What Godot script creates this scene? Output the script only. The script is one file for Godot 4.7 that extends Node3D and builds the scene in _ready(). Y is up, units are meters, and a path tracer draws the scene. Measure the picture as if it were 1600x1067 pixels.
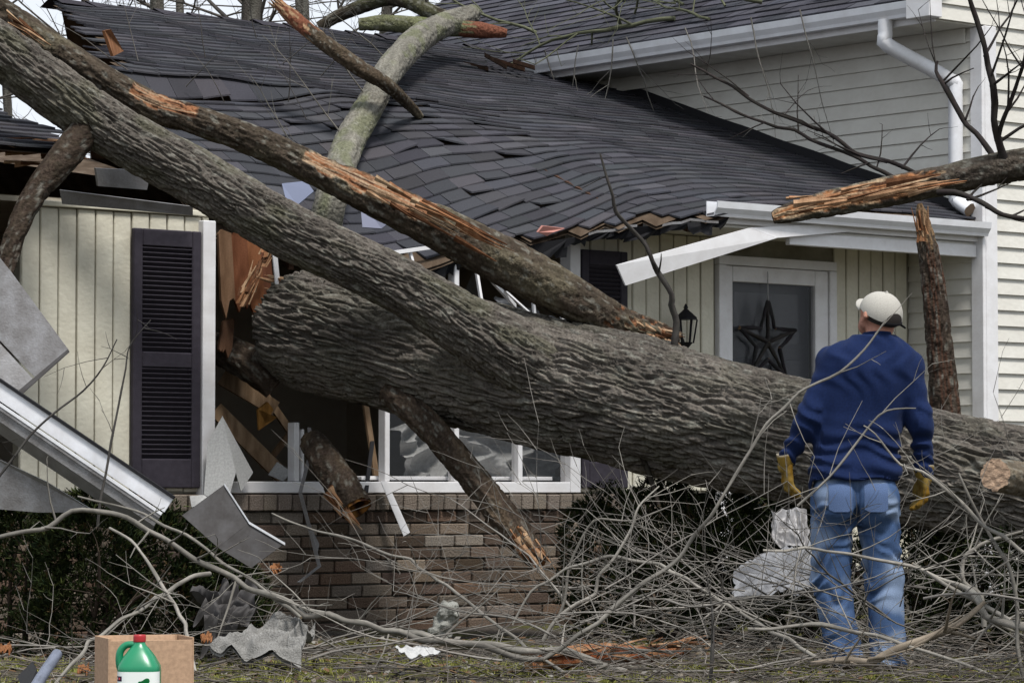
extends Node3D
# A fallen tree lying through the front of a house, a man looking at the damage.

# ------------------------------------------------------------ mesh builder
class MB:
	var v := PackedVector3Array()
	var n := PackedVector3Array()
	var c := PackedColorArray()
	var uv := PackedVector2Array()
	var ix := PackedInt32Array()
	func quad(a: Vector3, b: Vector3, d: Vector3, e: Vector3, col: Color = Color.WHITE) -> void:
		# a b d e run counter-clockwise seen from outside
		var nn := (b - a).cross(e - a)
		if nn.length_squared() < 1e-14: nn = (d - b).cross(e - b)
		nn = nn.normalized()
		var i := v.size()
		for p: Vector3 in [a, b, d, e]:
			v.push_back(p); n.push_back(nn); c.push_back(col)
		uv.push_back(Vector2(0, 0)); uv.push_back(Vector2(1, 0)); uv.push_back(Vector2(1, 1)); uv.push_back(Vector2(0, 1))
		for k: int in [0, 2, 1, 0, 3, 2]: ix.push_back(i + k)
	func tri(a: Vector3, b: Vector3, d: Vector3, col: Color = Color.WHITE) -> void:
		var nn := (b - a).cross(d - a).normalized()
		var i := v.size()
		for p: Vector3 in [a, b, d]:
			v.push_back(p); n.push_back(nn); c.push_back(col); uv.push_back(Vector2(p.x, p.z))
		for k: int in [0, 2, 1]: ix.push_back(i + k)
	# chamfered box between two corners, placed by a transform
	func cbox(lo: Vector3, hi: Vector3, ch: float, col: Color = Color.WHITE, xf: Transform3D = Transform3D.IDENTITY) -> void:
		var m := (lo + hi) * 0.5
		var h := (hi - lo) * 0.5
		var q := minf(ch, minf(h.x, minf(h.y, h.z)) * 0.45)
		var hx := h - Vector3(0, q, q); var hy := h - Vector3(q, 0, q); var hz := h - Vector3(q, q, 0)
		var f := func(sx: float, sy: float, sz: float, k: Vector3) -> Vector3: return xf * (m + Vector3(sx, sy, sz) * k)
		for s: float in [-1.0, 1.0]:
			if s > 0:
				quad(f.call(s, -1, 1, hx), f.call(s, -1, -1, hx), f.call(s, 1, -1, hx), f.call(s, 1, 1, hx), col)
				quad(f.call(-1, s, 1, hy), f.call(1, s, 1, hy), f.call(1, s, -1, hy), f.call(-1, s, -1, hy), col)
				quad(f.call(-1, -1, s, hz), f.call(1, -1, s, hz), f.call(1, 1, s, hz), f.call(-1, 1, s, hz), col)
			else:
				quad(f.call(s, -1, -1, hx), f.call(s, -1, 1, hx), f.call(s, 1, 1, hx), f.call(s, 1, -1, hx), col)
				quad(f.call(-1, s, -1, hy), f.call(1, s, -1, hy), f.call(1, s, 1, hy), f.call(-1, s, 1, hy), col)
				quad(f.call(1, -1, s, hz), f.call(-1, -1, s, hz), f.call(-1, 1, s, hz), f.call(1, 1, s, hz), col)
		if q <= 0.0: return
		for a: float in [-1.0, 1.0]:
			for b: float in [-1.0, 1.0]:
				_edge(f.call(a, b, -1, hx), f.call(a, b, 1, hx), f.call(a, b, 1, hy), f.call(a, b, -1, hy), xf * m, col)
				_edge(f.call(a, -1, b, hx), f.call(a, 1, b, hx), f.call(a, 1, b, hz), f.call(a, -1, b, hz), xf * m, col)
				_edge(f.call(-1, a, b, hy), f.call(1, a, b, hy), f.call(1, a, b, hz), f.call(-1, a, b, hz), xf * m, col)
				for d: float in [-1.0, 1.0]:
					var p: Vector3 = f.call(a, b, d, hx); var r: Vector3 = f.call(a, b, d, hy); var t: Vector3 = f.call(a, b, d, hz)
					if (r - p).cross(t - p).dot(p - xf * m) > 0: tri(p, r, t, col)
					else: tri(p, t, r, col)
	func _edge(a: Vector3, b: Vector3, d: Vector3, e: Vector3, m: Vector3, col: Color) -> void:
		if (b - a).cross(e - a).dot(a - m) > 0: quad(a, b, d, e, col)
		else: quad(b, a, e, d, col)
	func box(lo: Vector3, hi: Vector3, col: Color = Color.WHITE, xf: Transform3D = Transform3D.IDENTITY) -> void:
		var f := func(sx: float, sy: float, sz: float) -> Vector3: return xf * Vector3(hi.x if sx > 0 else lo.x, hi.y if sy > 0 else lo.y, hi.z if sz > 0 else lo.z)
		quad(f.call(1, -1, 1), f.call(1, -1, -1), f.call(1, 1, -1), f.call(1, 1, 1), col)
		quad(f.call(-1, -1, -1), f.call(-1, -1, 1), f.call(-1, 1, 1), f.call(-1, 1, -1), col)
		quad(f.call(-1, 1, 1), f.call(1, 1, 1), f.call(1, 1, -1), f.call(-1, 1, -1), col)
		quad(f.call(-1, -1, -1), f.call(1, -1, -1), f.call(1, -1, 1), f.call(-1, -1, 1), col)
		quad(f.call(-1, -1, 1), f.call(1, -1, 1), f.call(1, 1, 1), f.call(-1, 1, 1), col)
		quad(f.call(1, -1, -1), f.call(-1, -1, -1), f.call(-1, 1, -1), f.call(1, 1, -1), col)
	# a smooth grid of rows x cols points
	func grid(pts: PackedVector3Array, cols: PackedColorArray, nr: int, nc: int, us: float = 1.0, vs: float = 1.0, wrap: bool = false) -> void:
		var i0 := v.size()
		for r in nr:
			var ra := maxi(r - 1, 0) * nc; var rb := mini(r + 1, nr - 1) * nc
			for k in nc:
				var ka := k - 1; var kb := k + 1
				if wrap:
					if ka < 0: ka = nc - 2
					if kb > nc - 1: kb = 1
				else:
					ka = maxi(ka, 0); kb = mini(kb, nc - 1)
				var i := r * nc + k
				var nn := (pts[r * nc + kb] - pts[r * nc + ka]).cross(pts[rb + k] - pts[ra + k])
				v.push_back(pts[i]); c.push_back(cols[i]); n.push_back(nn.normalized())
				uv.push_back(Vector2(us * k / (nc - 1.0), vs * r / (nr - 1.0)))
		for r in nr - 1:
			for k in nc - 1:
				var i := i0 + r * nc + k
				ix.push_back(i); ix.push_back(i + nc + 1); ix.push_back(i + 1)
				ix.push_back(i); ix.push_back(i + nc); ix.push_back(i + nc + 1)
	# closed outline in the plane A, B swept from P to Q
	func extrude(poly: PackedVector2Array, P: Vector3, Q: Vector3, A: Vector3, B: Vector3, col: Color = Color.WHITE) -> void:
		var k := poly.size()
		var mid := Vector2.ZERO
		for p in poly: mid += p / k
		var area := 0.0
		for i in k: area += poly[i].cross(poly[(i + 1) % k])
		var flip := area * A.cross(B).dot(Q - P) < 0.0
		for i in k:
			var a := poly[i]; var b := poly[(i + 1) % k]
			var p0 := P + A * a.x + B * a.y; var p1 := P + A * b.x + B * b.y
			var q0 := Q + A * a.x + B * a.y; var q1 := Q + A * b.x + B * b.y
			if flip: quad(p1, p0, q0, q1, col)
			else: quad(p0, p1, q1, q0, col)
		var t := Geometry2D.triangulate_polygon(poly)
		for j in range(0, t.size(), 3):
			var e: Array = [poly[t[j]], poly[t[j + 1]], poly[t[j + 2]]]
			var ws: Array = []; var we: Array = []
			for p: Vector2 in e:
				ws.push_back(P + A * p.x + B * p.y); we.push_back(Q + A * p.x + B * p.y)
			var nn: Vector3 = (ws[1] - ws[0]).cross(ws[2] - ws[0])
			if nn.dot(P - Q) > 0: tri(ws[0], ws[1], ws[2], col); tri(we[0], we[2], we[1], col)
			else: tri(ws[0], ws[2], ws[1], col); tri(we[0], we[1], we[2], col)
	# flat piece with an outline of corners and a thickness
	func slab(cn: Array, thick: float, col: Color = Color.WHITE) -> void:
		var nn := Vector3.ZERO
		for i in range(1, cn.size() - 1): nn += (cn[i] - cn[0]).cross(cn[i + 1] - cn[0])
		nn = nn.normalized() * thick
		var k := cn.size()
		for i in range(1, k - 1):
			tri(cn[0], cn[i], cn[i + 1], col)
			tri(cn[0] - nn, cn[i + 1] - nn, cn[i] - nn, col)
		for i in k:
			var a: Vector3 = cn[i]; var b: Vector3 = cn[(i + 1) % k]
			quad(b, a, a - nn, b - nn, col)
	func mesh() -> ArrayMesh:
		var arr := []
		arr.resize(Mesh.ARRAY_MAX)
		arr[Mesh.ARRAY_VERTEX] = v; arr[Mesh.ARRAY_NORMAL] = n; arr[Mesh.ARRAY_COLOR] = c
		arr[Mesh.ARRAY_TEX_UV] = uv; arr[Mesh.ARRAY_INDEX] = ix
		var m := ArrayMesh.new()
		if v.size() > 0: m.add_surface_from_arrays(Mesh.PRIMITIVE_TRIANGLES, arr)
		return m

# ------------------------------------------------------------ constants and state
const FPX := 5054.0          # focal length in pixels of a 1600 x 1067 picture
const EYE := 0.857
const WALL_X := -2.22        # a point of the facade on the ground
const WALL_Z := -18.7
const PITCH := 0.335         # main roof
var U := Vector3(cos(deg_to_rad(40.0)), 0, -sin(deg_to_rad(40.0)))
var N := Vector3(sin(deg_to_rad(40.0)), 0, cos(deg_to_rad(40.0)))
var cam_basis := Basis(Vector3.RIGHT, atan(231.5 / FPX))
var HX: Transform3D          # house frame: x along the facade, y up, z outwards
var M := {}
var nz := FastNoiseLite.new()
var nzc := FastNoiseLite.new()
var rng := RandomNumberGenerator.new()
var used := {}

func at(px: float, py: float, d: float) -> Vector3:
	var r := cam_basis * Vector3((px - 800.0) / FPX, (533.5 - py) / FPX, -1.0)
	return Vector3(0, EYE, 0) + r * (d / -r.z)
func fac(px: float, py: float, s: float) -> Vector3:   # point of the plane s metres before the facade
	var r := cam_basis * Vector3((px - 800.0) / FPX, (533.5 - py) / FPX, -1.0)
	var k := (HX.origin + N * s - Vector3(0, EYE, 0)).dot(N) / r.dot(N)
	return Vector3(0, EYE, 0) + r * k
func roof_at(px: float, py: float, lift: float) -> Vector3:   # point above the main roof
	var r := cam_basis * Vector3((px - 800.0) / FPX, (533.5 - py) / FPX, -1.0)
	var d := 17.5
	while d < 30.0:
		var p := Vector3(0, EYE, 0) + r * (d / -r.z)
		var l := HX.affine_inverse() * p
		if l.y < roof_h(l.x, l.z) + lift: return p
		d += 0.02
	return Vector3(0, EYE, 0) + r * (24.0 / -r.z)
func LC(r: float, g: float, b: float) -> Color: return Color(r, g, b)
func numbered(called: String) -> String:
	if not used.has(called):
		used[called] = 0
		return called
	used[called] += 1
	return "%s_%03d" % [called, used[called]]
func tag(o: Node, label: String, category: String, group := "", kind := "") -> void:
	o.set_meta("label", label); o.set_meta("category", category)
	if group: o.set_meta("group", group)
	if kind: o.set_meta("kind", kind)
func obj(called: String, mb: MB, mat: Material, parent: Node = self) -> MeshInstance3D:
	var o := MeshInstance3D.new()
	o.name = numbered(called) if parent == self else called
	o.mesh = mb.mesh(); o.material_override = mat
	parent.add_child(o, true)
	return o
func thing(called: String, label: String, category: String, group := "", where := Transform3D.IDENTITY) -> Node3D:
	var o := Node3D.new()
	o.name = numbered(called); add_child(o); o.transform = where
	tag(o, label, category, group)
	return o
func curve(tab: Array, x: float) -> float:
	if x <= tab[0][0]: return tab[0][1]
	for i in range(1, tab.size()):
		if x <= tab[i][0]: return lerpf(tab[i - 1][1], tab[i][1], (x - tab[i - 1][0]) / (tab[i][0] - tab[i - 1][0]))
	return tab[-1][1]

# ------------------------------------------------------------ textures and materials
func noise_img(sz: Vector2i, freq: float, seed_: int, type := FastNoiseLite.TYPE_SIMPLEX_SMOOTH, oct := 4) -> Image:
	var f := FastNoiseLite.new()
	f.seed = seed_; f.noise_type = type; f.frequency = freq
	f.fractal_octaves = oct
	f.fractal_type = FastNoiseLite.FRACTAL_FBM if oct > 1 else FastNoiseLite.FRACTAL_NONE
	return f.get_seamless_image(sz.x, sz.y, false, false, 0.2)
func tint_tex(stretch: Vector2i, freq: float, seed_: int, lo: float, hi: float, warm := 0.0) -> ImageTexture:
	# grey multiplier between lo and hi: two noise layers, the fine one strong enough to read as grain
	var a := noise_img(Vector2i(256 / stretch.x, 256 / stretch.y), freq, seed_); a.resize(256, 256, Image.INTERPOLATE_CUBIC)
	var b := noise_img(Vector2i(256, 256), freq * 6.0, seed_ + 7)
	var im := Image.create(256, 256, true, Image.FORMAT_RGB8)
	for y in 256:
		for x in 256:
			var k := clampf((a.get_pixel(x, y).r - 0.5) * 1.7 + 0.5, 0, 1) * 0.6 + b.get_pixel(x, y).r * 0.4
			var g := lerpf(lo, hi, k)
			im.set_pixel(x, y, Color(g, g * (1.0 - warm * (1.0 - k)), g * (1.0 - 2.0 * warm * (1.0 - k))))
	im.generate_mipmaps()
	return ImageTexture.create_from_image(im)
func bump_tex(sz: Vector2i, stretch: Vector2i, freq: float, seed_: int, strength: float) -> ImageTexture:
	var a := noise_img(Vector2i(sz.x / stretch.x, sz.y / stretch.y), freq, seed_, FastNoiseLite.TYPE_SIMPLEX_SMOOTH, 5)
	a.resize(sz.x, sz.y, Image.INTERPOLATE_CUBIC)
	a.convert(Image.FORMAT_RGBA8)
	a.bump_map_to_normal_map(strength)
	a.generate_mipmaps()
	return ImageTexture.create_from_image(a)
func mat(col: Color, rough: float, tex: Texture2D = null, scale := 1.0, normal: Texture2D = null, nscale := 1.0, metal := 0.0) -> StandardMaterial3D:
	var m := StandardMaterial3D.new()
	m.albedo_color = col.linear_to_srgb(); m.roughness = rough; m.metallic = metal
	m.vertex_color_use_as_albedo = true
	m.metallic_specular = 0.5 if rough < 0.5 else 0.2
	if tex or normal:
		m.uv1_triplanar = true; m.uv1_world_triplanar = true
		m.uv1_scale = Vector3.ONE * scale
	if tex: m.albedo_texture = tex
	if normal:
		m.normal_enabled = true; m.normal_texture = normal; m.normal_scale = nscale
	return m
func make_materials() -> void:
	var grime := tint_tex(Vector2i(1, 1), 0.012, 3, 0.72, 1.0, 0.03)
	var streak := tint_tex(Vector2i(1, 8), 0.02, 5, 0.6, 1.0, 0.06)
	var soft := tint_tex(Vector2i(1, 1), 0.03, 9, 0.8, 1.0)
	var grain := tint_tex(Vector2i(1, 1), 0.08, 11, 0.55, 1.0, 0.02)
	var clean := tint_tex(Vector2i(1, 1), 0.02, 15, 0.9, 1.0, 0.01)
	var rockn := bump_tex(Vector2i(256, 256), Vector2i(1, 1), 0.05, 21, 6.0)
	var finen := bump_tex(Vector2i(256, 256), Vector2i(1, 1), 0.12, 23, 4.0)
	M.bark = mat(LC(1, 1, 1), 0.92, grain, 2.3, rockn, 1.0)
	M.twig = mat(LC(1, 1, 1), 0.85, soft, 4.0)
	M.wood = mat(LC(1, 1, 1), 0.75, streak, 3.0, finen, 0.6)
	M.siding = mat(LC(.68, .655, .545), 0.55, clean, 0.9, finen, 0.15)
	M.groove = mat(LC(.30, .29, .24), 0.8, grime, 1.0)
	M.lap = mat(LC(.66, .65, .60), 0.55, clean, 0.7, finen, 0.12)
	M.white = mat(LC(.74, .74, .755), 0.45, clean, 1.3)
	M.alum = mat(LC(.76, .775, .81), 0.4, clean, 1.1)
	M.oldalum = mat(LC(.27, .27, .28), 0.45, grime, 2.3, finen, 0.2)
	M.darkalum = mat(LC(.085, .083, .085), 0.75, grime, 2.3)
	M.shutter = mat(LC(.052, .046, .058), 0.5, soft, 3.0)
	M.brick = mat(LC(1, 1, 1), 0.95, grain, 5.0, rockn, 0.8)
	M.mortar = mat(LC(.20, .185, .16), 0.95, grain, 3.0)
	M.shingle = mat(LC(1, 1, 1), 0.9, grain, 7.0, finen, 0.8)
	M.deck = mat(LC(.13, .10, .075), 0.95, streak, 2.0)
	M.inside = mat(LC(.42, .38, .31), 0.9, clean, 1.0)
	M.floorboards = mat(LC(.22, .13, .075), 0.7, streak, 2.0)
	M.plank = mat(LC(1, 1, 1), 0.8, streak, 4.0, finen, 0.5)
	M.ground = mat(LC(1, 1, 1), 0.98, grain, 1.7, rockn, 1.0)
	M.litter = mat(LC(1, 1, 1), 0.9)
	M.litter.backlight_enabled = false
	M.leaf = mat(LC(1, 1, 1), 0.7)
	M.shirt = mat(LC(.0095, .020, .070), 0.85, soft, 9.0, finen, 0.35)
	M.shirt.rim_enabled = true; M.shirt.rim = 0.25
	M.jeans = mat(LC(1, 1, 1), 0.9, grain, 14.0, finen, 0.5)
	M.skin = mat(LC(.50, .27, .20), 0.55, soft, 20.0)
	M.cap = mat(LC(.47, .45, .405), 0.85, soft, 20.0, finen, 0.4)
	M.hair = mat(LC(.03, .026, .024), 0.7)
	M.glove = mat(LC(.8, .78, .78), 0.6, grain, 16.0, finen, 0.5)
	M.shoe = mat(LC(.06, .045, .035), 0.7, soft, 10.0)
	M.card = mat(LC(.50, .33, .215), 0.85, soft, 6.0, finen, 0.15)
	M.jug = mat(LC(.008, .19, .085), 0.3)
	M.redcap = mat(LC(.36, .018, .022), 0.4)
	M.black = mat(LC(.018, .018, .02), 0.5)
	M.stone = mat(LC(.34, .34, .33), 0.9, grain, 6.0, rockn, 1.0)
	M.pale = mat(LC(.50, .50, .49), 0.8, soft, 8.0, finen, 0.6)
	M.plastic = mat(LC(.25, .255, .27), 0.5, soft, 6.0)
	M.pipe = mat(LC(.16, .18, .24), 0.4, soft, 6.0)
	M.door = mat(LC(.03, .032, .042), 0.45, soft, 3.0)
	M.curtain = mat(LC(.33, .33, .32), 0.8, soft, 5.0)
	var g := StandardMaterial3D.new()
	g.albedo_color = Color(.2, .22, .24, .10); g.roughness = 0.02; g.metallic = 0.0; g.metallic_specular = 0.22
	g.transparency = BaseMaterial3D.TRANSPARENCY_ALPHA
	M.glass = g

# ------------------------------------------------------------ tubes: trunks, limbs, twigs
func smooth_path(pts: Array, rads: Array, step: float) -> Array:
	var op: Array = []; var orr: Array = []
	var k := pts.size()
	for i in k - 1:
		var p0: Vector3 = pts[maxi(i - 1, 0)]; var p1: Vector3 = pts[i]; var p2: Vector3 = pts[i + 1]; var p3: Vector3 = pts[mini(i + 2, k - 1)]
		var m := maxi(1, int(ceil(p1.distance_to(p2) / step)))
		for j in m:
			var t := float(j) / m
			op.push_back(p1.cubic_interpolate(p2, p0, p3, t)); orr.push_back(lerpf(rads[i], rads[i + 1], t))
	op.push_back(pts[-1]); orr.push_back(rads[-1])
	return [op, orr]
# shape.call(distance, fraction, angle, radius) gives [radius, colour]
func tube(mb: MB, pts: Array, rads: Array, step: float, sides: int, shape: Callable, caps := true, capcol := Color(.3, .2, .12)) -> void:
	var sp := smooth_path(pts, rads, step)
	var P: Array = sp[0]; var R: Array = sp[1]
	var nr := P.size(); var nc := sides + 1
	var gp := PackedVector3Array(); var gc := PackedColorArray()
	var dir: Vector3 = (P[1] - P[0]).normalized()
	var X := dir.cross(Vector3.UP)
	if X.length() < 0.05: X = dir.cross(Vector3.RIGHT)
	X = X.normalized()
	var dist := 0.0
	for i in nr:
		var d2: Vector3 = (P[mini(i + 1, nr - 1)] - P[maxi(i - 1, 0)]).normalized()
		X = (X - d2 * X.dot(d2)).normalized()
		var Y := d2.cross(X)
		if i > 0: dist += (P[i] as Vector3).distance_to(P[i - 1])
		for k in nc:
			var a := TAU * (k % sides) / sides
			var rc: Array = shape.call(dist, float(i) / (nr - 1), a, R[i])
			gp.push_back(P[i] + (X * cos(a) + Y * sin(a)) * rc[0]); gc.push_back(rc[1])
	var circ := TAU * (rads[0] as float)
	mb.grid(gp, gc, nr, nc, maxf(1.0, roundf(circ / 0.5)), dist / 0.5, true)
	if caps:
		for k in sides:
			mb.tri(P[0], gp[k + 1], gp[k], capcol)
			mb.tri(P[-1], gp[(nr - 1) * nc + k], gp[(nr - 1) * nc + k + 1], capcol)
# bark: long plates parted by furrows, with patches of lichen and wet dark bark
func bark(amp: float, cell: float, base: Color, moss: Color, off: float, mossy := 0.5) -> Callable:
	return func(d: float, _fr: float, a: float, r: float) -> Array:
		var q := Vector3(cos(a) * r, sin(a) * r, d * 0.10) / cell + Vector3(off, 0, off)
		var w := nz.get_noise_3d(q.x * 0.45, q.y * 0.45, q.z * 1.3)
		var e := nz.get_noise_3d(q.x + w * 0.5, q.y + w * 0.5, q.z)
		var e2 := nz.get_noise_3d(q.x * 0.8 + 20.0, q.y * 0.8, q.z * 1.6)
		var h := smoothstep(0.02, 0.34, absf(e)) * (0.55 + 0.45 * smoothstep(0.0, 0.22, absf(e2)))
		var big := nz.get_noise_3d(cos(a) * 1.3 + off, sin(a) * 1.3, d * 1.4)
		var fine := nz.get_noise_3d(q.x * 2.0, q.y * 2.0, q.z * 2.6)
		var rr := r * (1.0 + 0.045 * big) + amp * (h - 0.6) + amp * 0.22 * fine
		var patch := smoothstep(0.0, 0.5, nz.get_noise_3d(cos(a) * r * 5.0 + 31.0, sin(a) * r * 5.0, d * 2.6 + off))
		var spot := smoothstep(0.42, 0.6, nz.get_noise_3d(q.x * 0.9 + 9.0, q.y * 0.9, q.z * 4.0))
		var col := base * (0.95 + 0.3 * fine + 0.35 * big)
		col = col.lerp(moss, patch * mossy)
		col = col.lerp(Color(.34, .34, .30), spot * 0.55)
		return [rr, Color(maxf(col.r, .012), maxf(col.g, .01), maxf(col.b, .008))]
func plain(col: Color, knob := 0.1, off := 0.0) -> Callable:
	return func(d: float, _fr: float, a: float, r: float) -> Array:
		var q := nz.get_noise_3d(cos(a) * 0.7 + off, sin(a) * 0.7, d * 9.0 + off)
		return [r * (1.0 + knob * q), col * (1.0 + 0.5 * nz.get_noise_2d(d * 5.0 + off, a))]
func px_path(tab: Array) -> Array:   # [[px, py, depth, radius in px], ...] to points and radii
	var p: Array = []; var r: Array = []
	for e: Array in tab:
		p.push_back(at(e[0], e[1], e[2])); r.push_back(e[3] * e[2] / FPX)
	return [p, r]
# long splinters of torn wood between two points
func splinters(mb: MB, a: Vector3, b: Vector3, side: Vector3, width: float, count: int, len_: float, seed_: int, up: Vector3) -> void:
	var g := RandomNumberGenerator.new(); g.seed = seed_
	var dir := (b - a).normalized()
	for i in count:
		var f := g.randf()
		var l := len_ * g.randf_range(0.4, 1.2)
		var p := a.lerp(b, f) + side * g.randf_range(-0.5, 0.5) * width + up * g.randf_range(-0.004, 0.02)
		var q := p + dir * l + up * g.randf_range(-0.02, 0.035) + side * g.randf_range(-0.02, 0.02)
		var w := side * g.randf_range(0.006, 0.024)
		var h := up * g.randf_range(0.005, 0.016)
		var k := g.randf()
		var col := Color(.40, .19, .095).lerp(Color(.52, .38, .25), k) if g.randf() < 0.75 else Color(.16, .075, .04)
		mb.quad(p - w, p + w, q + w * 0.15, q - w * 0.15, col)
		mb.quad(p - w, q - w * 0.15, q + h * 0.3, p + h, col * 0.9)
		mb.quad(p + w, p + h, q + h * 0.3, q + w * 0.15, col * 1.05)
		mb.tri(p - w, p + h, p + w, col)

# grows one bare branch with side twigs into mb
func grow(mb: MB, p: Vector3, dir: Vector3, len_: float, r: float, lev: int, g: RandomNumberGenerator, col: Color, grav := -0.15, floor_y := 0.02, seg := 0.11) -> void:
	var k := maxi(3, int(len_ / (seg if lev > 0 else seg * 0.55)))
	var pts: Array = [p]; var rads: Array = [r]
	var d := dir.normalized(); var q := p
	var kids: Array = []
	for i in k:
		d = (d + Vector3(g.randf_range(-1, 1), g.randf_range(-1, 1), g.randf_range(-1, 1)) * 0.16 + Vector3(0, grav * 0.12, 0)).normalized()
		if q.y < floor_y + 0.03 and d.y < 0: d.y = absf(d.y) * 0.4
		q += d * len_ / k
		q.y = maxf(q.y, floor_y + r * 0.3)
		pts.push_back(q); rads.push_back(lerpf(r, r * 0.35, (i + 1.0) / k))
		if lev > 0 and i > 0 and g.randf() < 0.62: kids.push_back([q, d, lerpf(r, r * 0.4, (i + 1.0) / k)])
	tube(mb, pts, rads, 0.5, 6 if r > 0.006 else 4, plain(col, 0.12, g.randf() * 40.0), r > 0.006, col)
	for e: Array in kids:
		var s := Vector3(g.randf_range(-1, 1), g.randf_range(-0.6, 1), g.randf_range(-1, 1)).normalized()
		var nd: Vector3 = ((e[1] as Vector3) * 0.9 + s * 0.85).normalized()
		grow(mb, e[0], nd, len_ * g.randf_range(0.22, 0.5), maxf(float(e[2]) * 0.55, 0.0018), lev - 1, g, col, grav, floor_y, seg)
# traced stem plus side twigs
func stem(mb: MB, tab: Array, col: Color, twigs: int, seed_: int, tl := 0.35, lev := 1) -> void:
	var pr := px_path(tab)
	var kg := RandomNumberGenerator.new(); kg.seed = seed_ + 900
	var kp: Array = []; var kr: Array = []
	for i in pr[0].size() - 1:
		var pa: Vector3 = pr[0][i]; var pb: Vector3 = pr[0][i + 1]
		var m := maxi(1, int(pa.distance_to(pb) / .09))
		for j in m:
			var f := float(j) / m
			var rr := lerpf(pr[1][i], pr[1][i + 1], f)
			kp.push_back(pa.lerp(pb, f) + Vector3(kg.randf_range(-1, 1), kg.randf_range(-1, 1), kg.randf_range(-1, 1)) * rr * 1.15); kr.push_back(rr * kg.randf_range(.9, 1.2))
	kp.push_back(pr[0][-1]); kr.push_back(pr[1][-1])
	tube(mb, kp, kr, 0.05, 7, plain(col, 0.1, seed_ * 1.7), true, Color(.4, .32, .22))
	var g := RandomNumberGenerator.new(); g.seed = seed_
	for i in twigs:
		var f = g.randf_range(0.1, 0.98) * (pr[0].size() - 1)
		var j := int(f)
		var a: Vector3 = pr[0][j]; var b: Vector3 = pr[0][mini(j + 1, pr[0].size() - 1)]
		var p := a.lerp(b, f - j)
		var dd := (b - a).normalized() if a != b else Vector3.UP
		var s := Vector3(g.randf_range(-1, 1), g.randf_range(-0.5, 1), g.randf_range(-0.8, 0.8)).normalized()
		grow(mb, p, dd * 0.7 + s, tl * g.randf_range(0.5, 1.3), maxf(float(pr[1][j]) * 0.5, 0.002), lev, g, col, 0.0)

# ------------------------------------------------------------ roof shape (house frame)
func roof_h(t: float, s: float) -> float:
	if t > 6.6 or s < -4.45: return -100.0
	var h := 2.70 + PITCH * (0.72 - s)
	if t < -0.3: return h
	var A := curve([[0.0, .5], [1.0, .58], [2.0, .60], [2.6, .53], [3.2, .36], [3.8, .13], [4.3, .03], [4.8, 0.0]], t)
	h -= A * smoothstep(-1.75, 0.25, s)
	if s > -1.75: h -= 0.13 * (1.0 - smoothstep(1.9, 2.9, t))
	h += 0.018 * nz.get_noise_2d(t * 1.1, s * 1.3) * (1.0 if t < 4.5 else 0.4)
	return h
func roof_left(s: float) -> float:
	return curve([[-4.5, 2.27], [-3.4, 1.86], [-3.0, 1.66], [-1.8, 1.14], [-0.8, 0.72], [0.3, 0.5]], s)
func roof_front(t: float) -> float:
	return curve([[0.4, -0.35], [1.0, -0.1], [1.6, 0.0], [2.2, 0.06], [2.6, 0.1], [3.2, 0.3], [3.7, 0.6], [4.0, 0.74]], t)
func rp(t: float, s: float, lift: float) -> Vector3:
	return Vector3(t, roof_h(t, maxf(s, -4.449)) + lift, maxf(s, -4.449))
func roof_tab(mb: MB, t0: float, t1: float, s0: float, s1: float, lift0: float, lift1: float, col: Color) -> void:
	# s0 is the exposed lower edge, s1 the upper edge that slips under the next course
	var th := 0.011
	var tm := (t0 + t1) * 0.5
	var a0 := rp(t0, s0, 0.022 + lift0); var am := rp(tm, s0, 0.022 + (lift0 + lift1) * 0.5); var a1 := rp(t1, s0, 0.022 + lift1)
	var b0 := rp(t0, s1, 0.009); var bm := rp(tm, s1, 0.009); var b1 := rp(t1, s1, 0.009)
	var dn := Vector3(0, -th, 0)
	mb.quad(a0, am, bm, b0, col); mb.quad(am, a1, b1, bm, col)
	mb.quad(a0 + dn, am + dn, am, a0, col); mb.quad(am + dn, a1 + dn, a1, am, col)
	mb.quad(b0 + dn, a0 + dn, a0, b0, col); mb.quad(a1 + dn, b1 + dn, b1, a1, col)
	mb.quad(am + dn, a0 + dn, b0 + dn, bm + dn, col); mb.quad(a1 + dn, am + dn, bm + dn, b1 + dn, col)

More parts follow.
